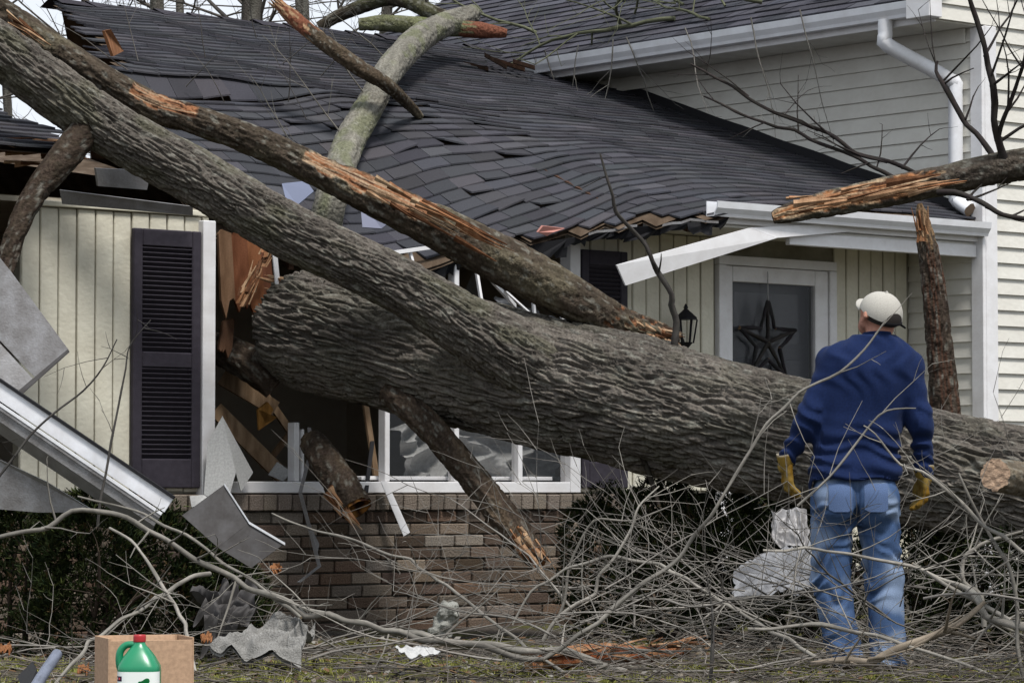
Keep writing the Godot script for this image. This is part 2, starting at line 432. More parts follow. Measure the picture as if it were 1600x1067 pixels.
# ------------------------------------------------------------ the house
func tone(base: Color, g: RandomNumberGenerator, amt: float) -> Color:
	var k := 1.0 + g.randf_range(-amt, amt)
	return Color(base.r * k * (1 + g.randf_range(-.03, .03)), base.g * k, base.b * k * (1 + g.randf_range(-.03, .03)))
func part(called: String, parent: Node) -> Node3D:
	var o := Node3D.new(); o.name = called; parent.add_child(o, true)
	return o
func one_box(called: String, parent: Node, m: Material, lo: Vector3, hi: Vector3, ch := 0.004, xf := Transform3D.IDENTITY, col := Color.WHITE) -> MeshInstance3D:
	var b := MB.new(); b.cbox(lo, hi, ch, col, xf)
	return obj(called, b, m, parent)
func build_house() -> void:
	var house := thing("house", "cream sided house with brick base, caved-in dark shingle roof and taller side wing", "house", "", HX)
	var g := RandomNumberGenerator.new(); g.seed = 11
	# --- base of brick
	var bw := part("brick_wall", house)
	var core := MB.new()
	core.box(Vector3(-2.6, 0, -0.16), Vector3(6.58, 0.735, -0.012))
	obj("mortar", core, M.mortar, bw)
	var pal := [LC(.20, .152, .117), LC(.26, .205, .16), LC(.13, .098, .076), LC(.21, .145, .107), LC(.31, .255, .205), LC(.17, .13, .106), LC(.25, .215, .18)]
	var bc := 0
	for row in 10:
		var y := 0.731 - 0.0745 * (row + 1)
		var t := -2.55 + (0.117 if row % 2 else 0.0) + g.randf_range(-.02, .02)
		while t < 4.2:
			var col: Color = tone(pal[g.randi() % pal.size()], g, 0.18)
			if g.randf() < 0.07: col = tone(LC(.34, .30, .255), g, 0.12)
			var out := g.randf_range(0.004, 0.02)
			var len_ := 0.226
			var xf := Transform3D(Basis(Vector3.RIGHT, g.randf_range(0.0, 0.1)) * Basis(Vector3.UP, g.randf_range(-0.02, 0.02)), Vector3(t + len_ * 0.5, y + 0.033, -0.045 + out))
			if t > -0.5 and bc < 300:
				one_box("brick", bw, M.brick, Vector3(-len_ * .5, -.0325, -.05), Vector3(len_ * .5, .0325, .05), 0.005, xf, col)
				bc += 1
			else:
				core = MB.new() if core.v.size() == 24 else core
				core.cbox(Vector3(-len_ * .5, -.0325, -.05), Vector3(len_ * .5, .0325, .05), 0.004, col, xf)
			t += 0.237
	var rest := obj("more_bricks", core, M.brick, bw); rest.set_meta("kind", "stuff")
	var sill := part("brick_sill", house)
	var ts := -2.5
	while ts < 4.3:
		var xf2 := Transform3D(Basis(Vector3.RIGHT, 0.06 + g.randf_range(-.02, .02)), Vector3(ts + .036, .785, -0.03 + g.randf_range(-.004, .006)))
		var wd := g.randf_range(.095, .105)
		one_box("sill_brick", sill, M.brick, Vector3(-.036, -.049, -.09), Vector3(wd - .04, .046, .085), 0.005, xf2, tone(LC(.30, .255, .215), g, 0.22))
		ts += wd + 0.007
	# --- grooved cream boards of the front
	var fw := part("front_wall", house)
	for e: Array in [[-2.6, .835, -1.2, 2.47], [-.70, .835, .55, 2.47], [3.45, .835, 4.70, 2.56], [5.82, .3, 6.60, 2.56], [4.70, 2.44, 5.82, 2.56]]:
		one_box("backing", fw, M.groove, Vector3(e[0], e[1], -.12), Vector3(e[2], e[3], -.016), .0)
	for rg: Array in [[-2.6, -1.2, .845, 2.465], [-.72, .56, .845, 2.465], [3.445, 4.69, .845, 2.555], [5.83, 6.595, .3, 2.555]]:
		var t: float = rg[0]
		while t < rg[1] - 0.03:
			var t1 := minf(t + 0.1135, rg[1])
			one_box("siding_board", fw, M.siding, Vector3(t, rg[2] + g.randf_range(-.004, .004), -.03), Vector3(t1, rg[3] + g.randf_range(-.006, .0), g.randf_range(-.003, .003)), 0.005, Transform3D.IDENTITY, Color.WHITE * g.randf_range(.93, 1.04))
			t += 0.1235
	one_box("top_trim", fw, M.siding, Vector3(-.74, 2.467, -.03), Vector3(.60, 2.50, .018), .004)
	# --- louvred shutters
	for sh: Array in [[0.006, 0.478, .866, 2.372], [3.46, 3.858, .866, 2.412]]:
		var so := part("shutter", house)
		var a: float = sh[0]; var b: float = sh[1]; var y0: float = sh[2]; var y1: float = sh[3]
		var ym := y0 + (y1 - y0) * 0.495
		one_box("stile", so, M.shutter, Vector3(a, y0, .006), Vector3(a + .062, y1, .042), .006)
		one_box("stile", so, M.shutter, Vector3(b - .062, y0, .006), Vector3(b, y1, .042), .006)
		one_box("rail", so, M.shutter, Vector3(a + .0622, y0, .008), Vector3(b - .0622, y0 + .17, .040), .006)
		one_box("rail", so, M.shutter, Vector3(a + .0622, y1 - .10, .008), Vector3(b - .0622, y1, .040), .006)
		one_box("rail", so, M.shutter, Vector3(a + .0622, ym - .045, .008), Vector3(b - .0622, ym + .045, .040), .006)
		one_box("backing", so, M.shutter, Vector3(a + .06, y0 + .02, .002), Vector3(b - .06, y1 - .02, .007), .0)
		for seg: Array in [[y0 + .17, ym - .045], [ym + .045, y1 - .10]]:
			var y: float = seg[0] + 0.012
			while y < seg[1] - 0.008:
				one_box("slat", so, M.shutter, Vector3(a + .0625, -.0035, -.016), Vector3(b - .0625, .0035, .014), .002, Transform3D(Basis(Vector3.RIGHT, -0.75), Vector3(0, y + .008, .024)))
				y += 0.0275
	# --- broken bay window
	var win := part("window", house)
	one_box("jamb", win, M.white, Vector3(.485, .80, -.06), Vector3(.575, 2.44, .05), .004, Transform3D(Basis(Vector3.BACK, -.0), Vector3.ZERO))
	one_box("bottom_rail", win, M.white, Vector3(.58, .837, -.06), Vector3(3.352, .905, .045), .004)
	one_box("jamb", win, M.white, Vector3(3.354, .837, -.06), Vector3(3.442, 2.44, .045), .004)
	for mu: Array in [[1.165, 1.26, 0.0], [1.855, 1.55, 0.0], [2.405, 2.39, 0.0], [2.925, 1.60, 0.0]]:
		one_box("mullion", win, M.white, Vector3(mu[0], .907, -.04), Vector3(mu[0] + .038, mu[1], .03), .004)
	one_box("mullion", win, M.white, Vector3(1.24, .907, -.05), Vector3(1.262, 1.22, .0), .003)
	one_box("stool", win, M.white, Vector3(1.75, .915, -.5), Vector3(3.3, .94, -.07), .004)
	for pn: Array in [[1.896, 2.403], [2.446, 2.923], [2.966, 3.350]]:
		one_box("pane", win, M.glass, Vector3(pn[0], .907, -.012), Vector3(pn[1], 1.52, -.006), .0)
	# bits of the head frame, pushed out of place
	var hd := MB.new()
	var P1: Vector3 = HX.affine_inverse() * fac(605, 396, .03); var P2: Vector3 = HX.affine_inverse() * fac(702, 382, .05); var P3: Vector3 = HX.affine_inverse() * fac(735, 402, .05); var P4: Vector3 = HX.affine_inverse() * fac(805, 478, .02)
	var bar := PackedVector2Array([Vector2(-.012, -.012), Vector2(.012, -.012), Vector2(.012, .012), Vector2(-.012, .012)])
	hd.extrude(bar, P1, P2, Vector3.UP, Vector3.BACK); hd.extrude(bar, P2, P3, Vector3.UP, Vector3.BACK); hd.extrude(bar, P3, P4, Vector3.UP, Vector3.BACK)
	obj("head_frame", hd, M.white, win)
	for q: Array in [[640, 392, 652, 440, .02], [742, 408, 752, 470, .03], [790, 455, 840, 500, .05], [828, 420, 836, 500, .0], [862, 430, 884, 520, .03], [660, 420, 700, 410, -.05]]:
		var fb := MB.new()
		fb.extrude(PackedVector2Array([Vector2(-.009, -.009), Vector2(.009, -.009), Vector2(.009, .009), Vector2(-.009, .009)]), HX.affine_inverse() * fac(q[0], q[1], q[4]), HX.affine_inverse() * fac(q[2], q[3], q[4] + .05), Vector3.RIGHT, Vector3.BACK)
		obj("frame_piece", fb, M.white, win)
	for q: Array in [[720, 470, 745, 410, 752, 480], [800, 500, 826, 455, 838, 515], [650, 440, 676, 400, 690, 450]]:
		var gs := MB.new()
		gs.slab([HX.affine_inverse() * fac(q[0], q[1], -.02), HX.affine_inverse() * fac(q[2], q[3], .02), HX.affine_inverse() * fac(q[4], q[5], -.04)], .004)
		obj("shard", gs, M.glass, win)
	# --- front door with white frame
	var dr := part("door", house)
	one_box("frame", dr, M.white, Vector3(4.695, .3, -.02), Vector3(4.765, 2.37, .03)); one_box("frame", dr, M.white, Vector3(5.755, .3, -.02), Vector3(5.825, 2.37, .03))
	one_box("frame", dr, M.white, Vector3(4.695, 2.372, -.02), Vector3(5.825, 2.435, .03))
	one_box("storm_door_stile", dr, M.white, Vector3(4.768, .32, -.03), Vector3(4.835, 2.368, .014)); one_box("storm_door_stile", dr, M.white, Vector3(5.625, .32, -.03), Vector3(5.752, 2.368, .014))
	one_box("storm_door_rail", dr, M.white, Vector3(4.837, 2.262, -.03), Vector3(5.623, 2.368, .014)); one_box("storm_door_rail", dr, M.white, Vector3(4.837, .32, -.03), Vector3(5.623, .56, .014))
	one_box("pane", dr, M.glass, Vector3(4.837, .562, -.012), Vector3(5.623, 2.26, -.006), .0)
	one_box("door_leaf", dr, M.door, Vector3(4.83, .32, -.13), Vector3(5.66, 2.28, -.085), .004)
	for pb: Array in [[4.92, 5.2], [5.28, 5.56]]:
		for py: Array in [[.5, 1.15], [1.28, 1.75]]:
			one_box("door_panel", dr, M.door, Vector3(pb[0], py[0], -.087), Vector3(pb[1], py[1], -.07), .008)
	one_box("door_light", dr, M.glass, Vector3(4.93, 1.86, -.083), Vector3(5.55, 2.2, -.075), .0)
	one_box("handle", dr, M.alum, Vector3(5.66, 1.22, .016), Vector3(5.69, 1.36, .05), .006)
	# --- soffit, fascia and gutter of the low eave that still stands
	var ev := part("low_eave", house)
	one_box("soffit", ev, M.lap, Vector3(4.05, 2.557, -.03), Vector3(6.595, 2.575, .62), .002)
	one_box("frieze", ev, M.white, Vector3(4.75, 2.47, .60), Vector3(6.58, 2.556, .645), .004)
	one_box("fascia", ev, M.white, Vector3(4.02, 2.577, .62), Vector3(6.595, 2.70, .655), .003)
	var gp := PackedVector2Array([Vector2(0, 0), Vector2(.075, 0), Vector2(.082, .02), Vector2(.105, .052), Vector2(.112, .095), Vector2(.10, .095), Vector2(.098, .058), Vector2(.074, .022), Vector2(.07, .008), Vector2(.006, .008), Vector2(.006, .1), Vector2(0, .1)])
	var gm := MB.new(); gm.extrude(gp, Vector3(3.98, 2.612, .657), Vector3(6.60, 2.612, .657), Vector3.BACK, Vector3.UP)
	obj("gutter", gm, M.alum, ev)
	# --- the low roof: deck, shingles, ridge
	var rf := part("roof", house)
	var dk := MB.new()
	for i in 60:
		var t0 := 0.4 + (6.6 - 0.4) * i / 60.0; var t1 := 0.4 + (6.6 - 0.4) * (i + 1) / 60.0
		for j in 40:
			var s0 := 0.72 - 5.17 * j / 40.0; var s1 := 0.72 - 5.17 * (j + 1) / 40.0
			var sm := (s0 + s1) * 0.5; var tm := (t0 + t1) * 0.5
			if tm < roof_left(sm) + 0.02 or sm > roof_front(tm) - 0.04 or (tm < 2.7 and s0 > -1.75 and s1 <= -1.75): continue
			dk.quad(rp(t0, s0, -.002), rp(t1, s0, -.002), rp(t1, s1, -.002), rp(t0, s1, -.002)); dk.quad(rp(t1, s0, -.022), rp(t0, s0, -.022), rp(t0, s1, -.022), rp(t1, s1, -.022))
	for j in 12:
		var tA := -2.6 + 1.85 * j / 12.0; var tB := -2.6 + 1.85 * (j + 1) / 12.0
		dk.quad(rp(tA, .72, -.002), rp(tB, .72, -.002), rp(tB, -1.3, -.002), rp(tA, -1.3, -.002)); dk.quad(rp(tB, .72, -.022), rp(tA, .72, -.022), rp(tA, -1.3, -.022), rp(tB, -1.3, -.022))
	# back slope, and an unseen sheet added to keep light out of the room
	dk.quad(Vector3(6.6, 4.41, -4.45), Vector3(2.3, 4.41, -4.45), Vector3(6.2, 2.6, -9.6), Vector3(6.6, 2.6, -9.6)); dk.quad(Vector3(6.2, 3.3, -4.46), Vector3(-2.6, 3.3, -4.46), Vector3(-2.6, 2.55, -9.6), Vector3(6.2, 2.55, -9.6))
	dk.quad(Vector3(-2.6, 2.95, -1.0), Vector3(.9, 2.75, -1.0), Vector3(1.7, 3.5, -4.45), Vector3(-2.6, 3.5, -4.45))
	obj("deck", dk, M.deck, rf)
	var many := MB.new()
	var cnt := 0
	var e := 0.10375
	for row in 56:
		var s0 := 0.74 - e * row
		var s1 := s0 - e - 0.03
		if row <= 23: s1 = maxf(s1, -1.745)
		if s0 < -4.40: break
		var t := -2.62 + (0.15 if row % 2 else 0.0) + g.randf_range(-.03, .03)
		while t < 6.58:
			var w := g.randf_range(.17, .25)
			var t1 := minf(t + w, 6.595)
			var tm := (t + t1) * 0.5
			var keep := tm > roof_left(s0) + g.randf_range(-.05, .1) and s0 < roof_front(tm) + g.randf_range(-.05, .03)
			if tm < -0.72 + g.randf_range(-.1, .08): keep = s0 > -1.2
			elif tm < 0.4: keep = false
			if keep:
				var bent := tm > 0.4 and tm < 4.0 and s0 > -1.75
				var l0 := g.randf_range(0, .005); var l1 := g.randf_range(0, .005)
				if bent:
					l0 += g.randf_range(0, .008); l1 += g.randf_range(0, .008)
					if g.randf() < 0.09: l0 += g.randf_range(.01, .035)
					if g.randf() < 0.06: l1 += g.randf_range(.01, .045)
				var col := tone(LC(.078, .080, .094), g, 0.2)
				if g.randf() < 0.12: col = tone(LC(.105, .104, .12), g, 0.12)
				if cnt < 300 and tm > 0.4:
					var b := MB.new(); roof_tab(b, t, t1 - .004, s0, s1, l0, l1, col)
					obj("shingle", b, M.shingle, rf); cnt += 1
				else: roof_tab(many, t, t1 - .004, s0, s1, l0, l1, col)
			t = t1
	for k in 16:   # ridge caps
		var t := 2.22 + 0.3 * k
		if t > 6.4: break
		var col := tone(LC(.07, .066, .08), g, .2)
		for q: Array in [[0.0, .15, 1], [0.0, -.15, -1]]:
			var y := 4.445 + g.randf_range(0, .012)
			many.quad(Vector3(t, y - .05, -4.45 + .15), Vector3(t + .29, y - .055, -4.45 + .15), Vector3(t + .29, y, -4.45), Vector3(t, y + .012, -4.45), col)
			many.quad(Vector3(t, y + .012, -4.45), Vector3(t + .29, y, -4.45), Vector3(t + .29, y - .055, -4.6), Vector3(t, y - .05, -4.6), col)
	var ms := obj("more_shingles", many, M.shingle, rf); ms.set_meta("kind", "stuff")
	var fl := MB.new()
	for j in 40:
		var s0 := .55 - 5.0 * j / 40.0; var s1 := .55 - 5.0 * (j + 1) / 40.0
		fl.slab([Vector3(6.581, roof_h(6.55, s0) + .015, s0), Vector3(6.581, roof_h(6.55, s1) + .015, s1), Vector3(6.581, roof_h(6.55, s1) + .085, s1), Vector3(6.581, roof_h(6.55, s0) + .085, s0)], .004)
	obj("flashing", fl, M.black, rf)
	for sp: Array in [[3.25, 3.52], [3.66, 4.0]]:
		var de := MB.new()
		for j in 6:
			var ta: float = sp[0] + (sp[1] - sp[0]) * j / 6.0; var tb: float = sp[0] + (sp[1] - sp[0]) * (j + 1) / 6.0
			var wo := .02 * nz.get_noise_1d(ta * 6.0); var wo2 := .02 * nz.get_noise_1d(tb * 6.0)
			de.slab([rp(ta, roof_front(ta) + .01, -.02 + wo), rp(tb, roof_front(tb) + .01, -.02 + wo2), rp(tb, roof_front(tb) + .012, -.004 + wo2), rp(ta, roof_front(ta) + .012, -.004 + wo)], .006)
		obj("drip_edge", de, M.oldalum, rf)
	# black rags along the broken edge, added for the dark shade under the eave
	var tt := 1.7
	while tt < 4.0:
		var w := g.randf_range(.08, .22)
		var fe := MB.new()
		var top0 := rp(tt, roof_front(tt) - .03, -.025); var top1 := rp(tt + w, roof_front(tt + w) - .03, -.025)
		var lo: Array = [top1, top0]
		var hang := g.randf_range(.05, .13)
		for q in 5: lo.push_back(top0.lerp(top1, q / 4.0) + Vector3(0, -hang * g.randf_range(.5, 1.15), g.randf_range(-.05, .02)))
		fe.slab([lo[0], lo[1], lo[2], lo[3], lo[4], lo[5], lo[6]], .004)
		obj("eave_shade_rag", fe, M.black, rf)
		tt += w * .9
	# torn rafters and fascia under the broken eave
	for k in 9:
		var t := 0.9 + k * 0.38 + g.randf_range(-.08, .08)
		var s := roof_front(t) - 0.03
		var bm := MB.new()
		var pA := rp(t, s - g.randf_range(0, .25), -.08); var pB := rp(t, -1.7, -.085)
		bm.extrude(PackedVector2Array([Vector2(-.019, -.06), Vector2(.019, -.06), Vector2(.019, .055), Vector2(-.019, .055)]), pA, pB, Vector3.RIGHT, Vector3.UP, tone(LC(.10, .06, .04), g, .3))
		obj("rafter", bm, M.plank, rf)
	# --- inside: floor, partition, ceiling, rear and end walls
	var ins := part("interior", house)
	var im := MB.new()
	im.box(Vector3(-2.5, .3, -3.7), Vector3(6.5, 2.9, -3.6))
	im.box(Vector3(1.2, 2.5, -3.6), Vector3(6.55, 2.53, -1.2)); im.box(Vector3(-2.5, 2.5, -3.6), Vector3(1.2, 2.53, -.14)); im.box(Vector3(4.3, .3, -3.6), Vector3(4.38, 2.5, -.125))
	im.box(Vector3(-1.05, .3, -3.6), Vector3(-.95, 2.6, -.3))
	obj("partition", im, M.inside, ins)
	one_box("floor", ins, M.floorboards, Vector3(-2.55, .0, -9.5), Vector3(6.55, .299, -.17), .0)
	var ew := MB.new()
	ew.box(Vector3(-2.62, 0, -9.5), Vector3(-2.56, 2.5, -.13)); ew.box(Vector3(-2.62, 0, -9.6), Vector3(6.6, 2.5, -9.51))
	ew.extrude(PackedVector2Array([Vector2(-9.5, 2.5), Vector2(-.2, 2.5), Vector2(-.9, 2.95), Vector2(-4.45, 3.3)]), Vector3(-2.62, 0, 0), Vector3(-2.58, 0, 0), Vector3.BACK, Vector3.UP)
	obj("end_wall", ew, M.lap, house)
	# --- two-storey wing: lapped boards, corner boards, eave, gutter, downspout, roof
	var sw := part("side_wall", house)
	var bk2 := MB.new(); bk2.box(Vector3(6.615, .1, -7.0), Vector3(6.68, 4.16, .60))
	obj("backing", bk2, M.groove, sw)
	for k in 37:
		var y := .12 + k * .1105
		var lb := MB.new()
		lb.extrude(PackedVector2Array([Vector2(6.614, y + .118), Vector2(6.604, y + .118), Vector2(6.588, y), Vector2(6.614, y)]), Vector3(0, 0, -7.0), Vector3(0, 0, .589), Vector3.RIGHT, Vector3.UP, Color.WHITE * g.randf_range(.95, 1.03))
		obj("lap_board", lb, M.lap, sw)
	one_box("corner_board", sw, M.white, Vector3(6.583, .1, .59), Vector3(6.615, 4.08, .70), .004)
	var gw := part("gable_wall", house)
	var bk3 := MB.new(); bk3.box(Vector3(6.70, .1, .60), Vector3(11.4, 4.1, .655)); obj("backing", bk3, M.groove, gw)
	for k in 60:
		var y := .12 + k * .1105
		var rise := maxf(0.0, (y - 4.20) / .55)
		var l := 6.74 if y < 4.08 else 6.16 + rise
		var rr := 11.4 - (0.0 if y < 4.1 else rise)
		if l > rr - .2: break
		var lb := MB.new()
		lb.extrude(PackedVector2Array([Vector2(.66, y + .118), Vector2(.666, y + .118), Vector2(.686, y), Vector2(.66, y)]), Vector3(l, 0, 0), Vector3(rr, 0, 0), Vector3.BACK, Vector3.UP, Color.WHITE * g.randf_range(.96, 1.03))
		obj("lap_board", lb, M.lap, gw)
	one_box("corner_board", gw, M.white, Vector3(6.617, .1, .62), Vector3(6.737, 4.09, .70), .004)
	var ue := part("upper_eave", house)
	one_box("soffit", ue, M.lap, Vector3(6.17, 4.085, -7.0), Vector3(6.60, 4.10, .655), .002)
	one_box("fascia", ue, M.white, Vector3(6.15, 4.08, -7.0), Vector3(6.168, 4.25, .655), .002)
	one_box("frieze", ue, M.lap, Vector3(6.572, 3.98, -7.0), Vector3(6.586, 4.084, .55), .002)
	one_box("return_box", ue, M.white, Vector3(6.03, 4.10, .50), Vector3(6.16, 4.30, .72), .004)
	var gp2 := PackedVector2Array()
	for p in gp: gp2.push_back(Vector2(p.x, p.y * 1.12))
	var gm2 := MB.new(); gm2.extrude(gp2, Vector3(6.148, 4.125, -7.0), Vector3(6.148, 4.125, .498), Vector3.LEFT, Vector3.UP)
	obj("gutter", gm2, M.alum, ue)
	var dsp := MB.new()
	var dpts: Array = [Vector3(6.09, 4.13, .25), Vector3(6.09, 4.02, .25), Vector3(6.11, 3.95, .26), Vector3(6.51, 3.72, .47), Vector3(6.54, 3.64, .49), Vector3(6.54, 2.95, .49), Vector3(6.54, 2.87, .51), Vector3(6.54, 2.80, .62)]
	var drr: Array = []
	for i in 8: drr.push_back(.045)
	tube(dsp, dpts, drr, .03, 12, func(d: float, _f: float, a: float, r: float) -> Array:
		var sq := 1.0 / maxf(absf(cos(a)), absf(sin(a)))
		return [r * minf(sq, 1.28) * (1.0 + .03 * sin(a * 12.0)), Color.WHITE * (1.0 - .04 * absf(sin(d * 40.0)) * 0.2)])
	obj("downspout", dsp, M.alum, ue)
	var ur := part("upper_roof", house)
	var um := MB.new()
	um.quad(Vector3(6.12, 4.235, .72), Vector3(8.78, 5.70, .72), Vector3(8.78, 5.70, -7.1), Vector3(6.12, 4.235, -7.1), LC(.06, .06, .07))
	um.quad(Vector3(8.78, 5.70, .72), Vector3(11.44, 4.235, .72), Vector3(11.44, 4.235, -7.1), Vector3(8.78, 5.70, -7.1), LC(.06, .06, .07))
	for row in 24:
		var d0 := row * .128; var d1 := d0 + .16
		var s := .72 - (0.15 if row % 2 else 0.0)
		var ca := cos(.503); var sa := sin(.503)
		while s > -7.1:
			var w := g.randf_range(.26, .34)
			var s2 := maxf(s - w, -7.1)
			var l := .016 + g.randf_range(0, .006)
			var A := Vector3(6.11 + d0 * ca - sa * l, 4.24 + d0 * sa + ca * l, 0); var B := Vector3(6.11 + d1 * ca - sa * .006, 4.24 + d1 * sa + ca * .006, 0)
			var col := tone(LC(.095, .096, .118), g, .35)
			var Z0 := Vector3(0, 0, s - .003); var Z1 := Vector3(0, 0, s2)
			um.quad(A + Z1, A + Z0, B + Z0, B + Z1, col)
			um.quad(A + Z1 - Vector3(-.005, .01, 0), A + Z0 - Vector3(-.005, .01, 0), A + Z0, A + Z1, col)
			s = s2
	var us := obj("shingle_courses", um, M.shingle, ur); us.set_meta("kind", "stuff")

# ------------------------------------------------------------ the fallen tree and broken limbs
func build_tree() -> void:
	var tr := thing("fallen_tree", "huge grey-barked fallen tree trunk smashed through the front window of the house", "tree")
	var grey := LC(.185, .168, .148); var moss := LC(.165, .165, .125); var brown := LC(.085, .065, .05)
	var b := MB.new()
	var p := px_path([[462, 510, 19.42, 82], [492, 517, 19.28, 92], [560, 532, 19.1, 95], [700, 562, 18.85, 97], [860, 600, 18.55, 103], [1000, 631, 18.3, 102], [1250, 690, 17.8, 95], [1500, 742, 17.3, 90], [1700, 780, 16.9, 92], [2100, 850, 16.2, 100], [2500, 915, 15.6, 135]])
	tube(b, p[0], p[1], .019, 330, bark(.030, .040, grey, moss, 3.0, .3), true, LC(.30, .17, .09))
	obj("trunk", b, M.bark, tr)
	b = MB.new(); splinters(b, at(470, 512, 19.2), at(435, 504, 19.25), Vector3(0, 1, 0), .56, 60, .17, 3, Vector3(0, 0, 1))
	obj("torn_wood", b, M.wood, tr)
	b = MB.new()
	p = px_path([[-420, -170, 17.0, 36], [-150, -15, 17.2, 40], [0, 80, 17.35, 41], [150, 188, 17.55, 41], [300, 274, 17.7, 42], [433, 352, 17.85, 42], [552, 410, 18.0, 41], [643, 457, 18.1, 42], [720, 505, 18.2, 47], [800, 550, 18.3, 56], [880, 592, 18.42, 66], [980, 628, 18.4, 60]])
	tube(b, p[0], p[1], .015, 170, bark(.019, .031, grey * .95, LC(.155, .16, .10), 17.0, .4), true, LC(.3, .2, .12))
	obj("limb", b, M.bark, tr)
	b = MB.new()   # dark fork hanging down at the left
	p = px_path([[135, 195, 17.5, 24], [100, 245, 17.4, 24], [55, 300, 17.3, 19], [25, 360, 17.2, 17], [2, 440, 17.1, 13], [-20, 520, 17.0, 10]])
	tube(b, p[0], p[1], .02, 30, bark(.010, .03, brown * .85, brown * 1.2, 41.0, .3))
	obj("fork", b, M.bark, tr)
	b = MB.new()   # limb hanging under the trunk, snapped off above the ground
	p = px_path([[610, 610, 18.75, 22], [660, 655, 18.6, 22], [710, 712, 18.55, 22], [760, 772, 18.5, 22], [805, 830, 18.45, 24], [835, 868, 18.42, 18], [850, 878, 18.4, 10]])
	tube(b, p[0], p[1], .012, 44, bark(.012, .025, brown * 1.3, LC(.24, .18, .12), 57.0, .5), true, LC(.4, .17, .06))
	obj("limb", b, M.bark, tr)
	b = MB.new(); splinters(b, at(800, 822, 18.33), at(838, 870, 18.33), Vector3(.8, .5, 0), .12, 26, .11, 5, Vector3(0, 0, 1))
	obj("torn_wood", b, M.wood, tr)
	b = MB.new()   # hollow stub
	p = px_path([[488, 690, 19.2, 20], [508, 720, 19.0, 24], [532, 755, 18.9, 27], [556, 795, 18.8, 26]])
	tube(b, p[0], p[1], .015, 36, bark(.010, .025, brown, LC(.2, .15, .1), 71.0, .5), false)
	obj("limb", b, M.bark, tr)
	b = MB.new()
	p = px_path([[558, 796, 18.8, 24], [540, 765, 18.86, 20], [522, 738, 18.92, 12]])
	tube(b, p[0], p[1], .02, 20, func(d: float, _f: float, a: float, r: float) -> Array:
		var q := nz.get_noise_2d(a * 2.0, d * 3.0)
		return [r * (1.0 + .1 * q), LC(.42, .20, .055) if q > -.15 else LC(.06, .03, .02)], false)
	splinters(b, at(508, 760, 18.75), at(545, 812, 18.75), Vector3(.8, .5, 0), .06, 18, .12, 15, Vector3(0, 0, 1))
	obj("torn_wood", b, M.wood, tr)
	b = MB.new()   # splintered limb reaching in from the right
	p = px_path([[1208, 340, 17.0, 9], [1240, 331, 17.0, 15], [1300, 317, 17.0, 20], [1380, 301, 17.0, 23], [1470, 283, 17.0, 23], [1600, 256, 17.0, 25], [1800, 235, 17.0, 28], [2000, 300, 16.9, 34], [2140, 520, 16.6, 42], [2190, 800, 16.3, 52]])
	var bk := bark(.010, .028, LC(.10, .085, .07), LC(.19, .19, .15), 83.0, .5)
	tube(b, p[0], p[1], .014, 44, func(d: float, f: float, a: float, r: float) -> Array:
		var rc: Array = bk.call(d, f, a, r)
		# the side that faces the street is torn open for the first 0.9 m
		var open := smoothstep(1.2, .55, absf(wrapf(a - 6.0, -PI, PI)) + .25 * nz.get_noise_2d(d * 9.0, a)) * smoothstep(.93, .80, d + .1 * nz.get_noise_1d(a * 40.0))
		if open > .3:
			var q := nz.get_noise_2d(d * 2.5, a * 14.0)
			var col := LC(.42, .19, .085).lerp(LC(.55, .41, .27), smoothstep(-.2, .4, q))
			if q < -.42: col = LC(.10, .05, .03)
			return [rc[0] * (1.0 - .30 * open + .05 * q), col]
		return rc, true, LC(.1, .06, .04))
	obj("limb", b, M.bark, tr)
	b = MB.new()
	splinters(b, at(1225, 325, 16.9), at(1440, 288, 16.92), Vector3(0, 1, 0), .10, 22, .3, 25, Vector3(0, 0, 1))
	obj("torn_wood", b, M.wood, tr)
	var tw := MB.new()   # dark twigs that sprout from this limb
	var dk := LC(.035, .03, .028)
	stem(tw, [[1565, 255, 16.95, 6], [1560, 210, 16.9, 5.5], [1548, 130, 16.8, 5], [1535, 70, 16.8, 4.5], [1518, 0, 16.8, 4], [1500, -60, 16.8, 3]], dk, 7, 3, .5)
	stem(tw, [[1562, 215, 16.9, 4], [1580, 160, 16.8, 3.5], [1600, 90, 16.7, 3], [1615, 20, 16.7, 2]], dk, 4, 4, .4)
	stem(tw, [[1555, 250, 17.05, 5], [1515, 195, 17.2, 4.5], [1480, 140, 17.3, 4], [1460, 110, 17.4, 3], [1466, 95, 17.4, 2]], dk, 5, 5, .35)
	stem(tw, [[1440, 275, 17.1, 4], [1390, 255, 17.2, 3.5], [1340, 235, 17.3, 3.5], [1270, 200, 17.4, 3], [1200, 168, 17.5, 2.5], [1120, 120, 17.6, 2], [1080, 100, 17.7, 1.4]], dk, 8, 6, .35)
	stem(tw, [[1400, 280, 17.1, 3.2], [1345, 245, 17.3, 3], [1240, 205, 17.5, 2.5], [1150, 175, 17.7, 2], [1100, 150, 17.8, 1.4]], dk, 6, 7, .3)
	stem(tw, [[1470, 296, 16.9, 5], [1520, 315, 16.8, 4], [1570, 335, 16.7, 4], [1640, 350, 16.6, 3]], dk, 4, 8, .3)
	obj("twigs", tw, M.twig, tr)
	tw = MB.new()   # thin shoots from the trunk
	stem(tw, [[1052, 560, 18.25, 6], [1055, 505, 18.2, 5], [1050, 455, 18.15, 4.5], [1030, 425, 18.15, 4], [1017, 405, 18.1, 3.6], [1010, 380, 18.1, 3.4], [965, 330, 18.05, 3], [950, 280, 18.0, 2.2], [938, 240, 18.0, 1.4]], LC(.06, .055, .05), 3, 12, .2)
	stem(tw, [[1005, 715, 18.1, 5], [1022, 755, 18.0, 4], [1030, 790, 17.9, 3]], LC(.03, .025, .02), 3, 13, .15)
	obj("shoots", tw, M.twig, tr)
	b = MB.new()   # sawn limb that points at the street
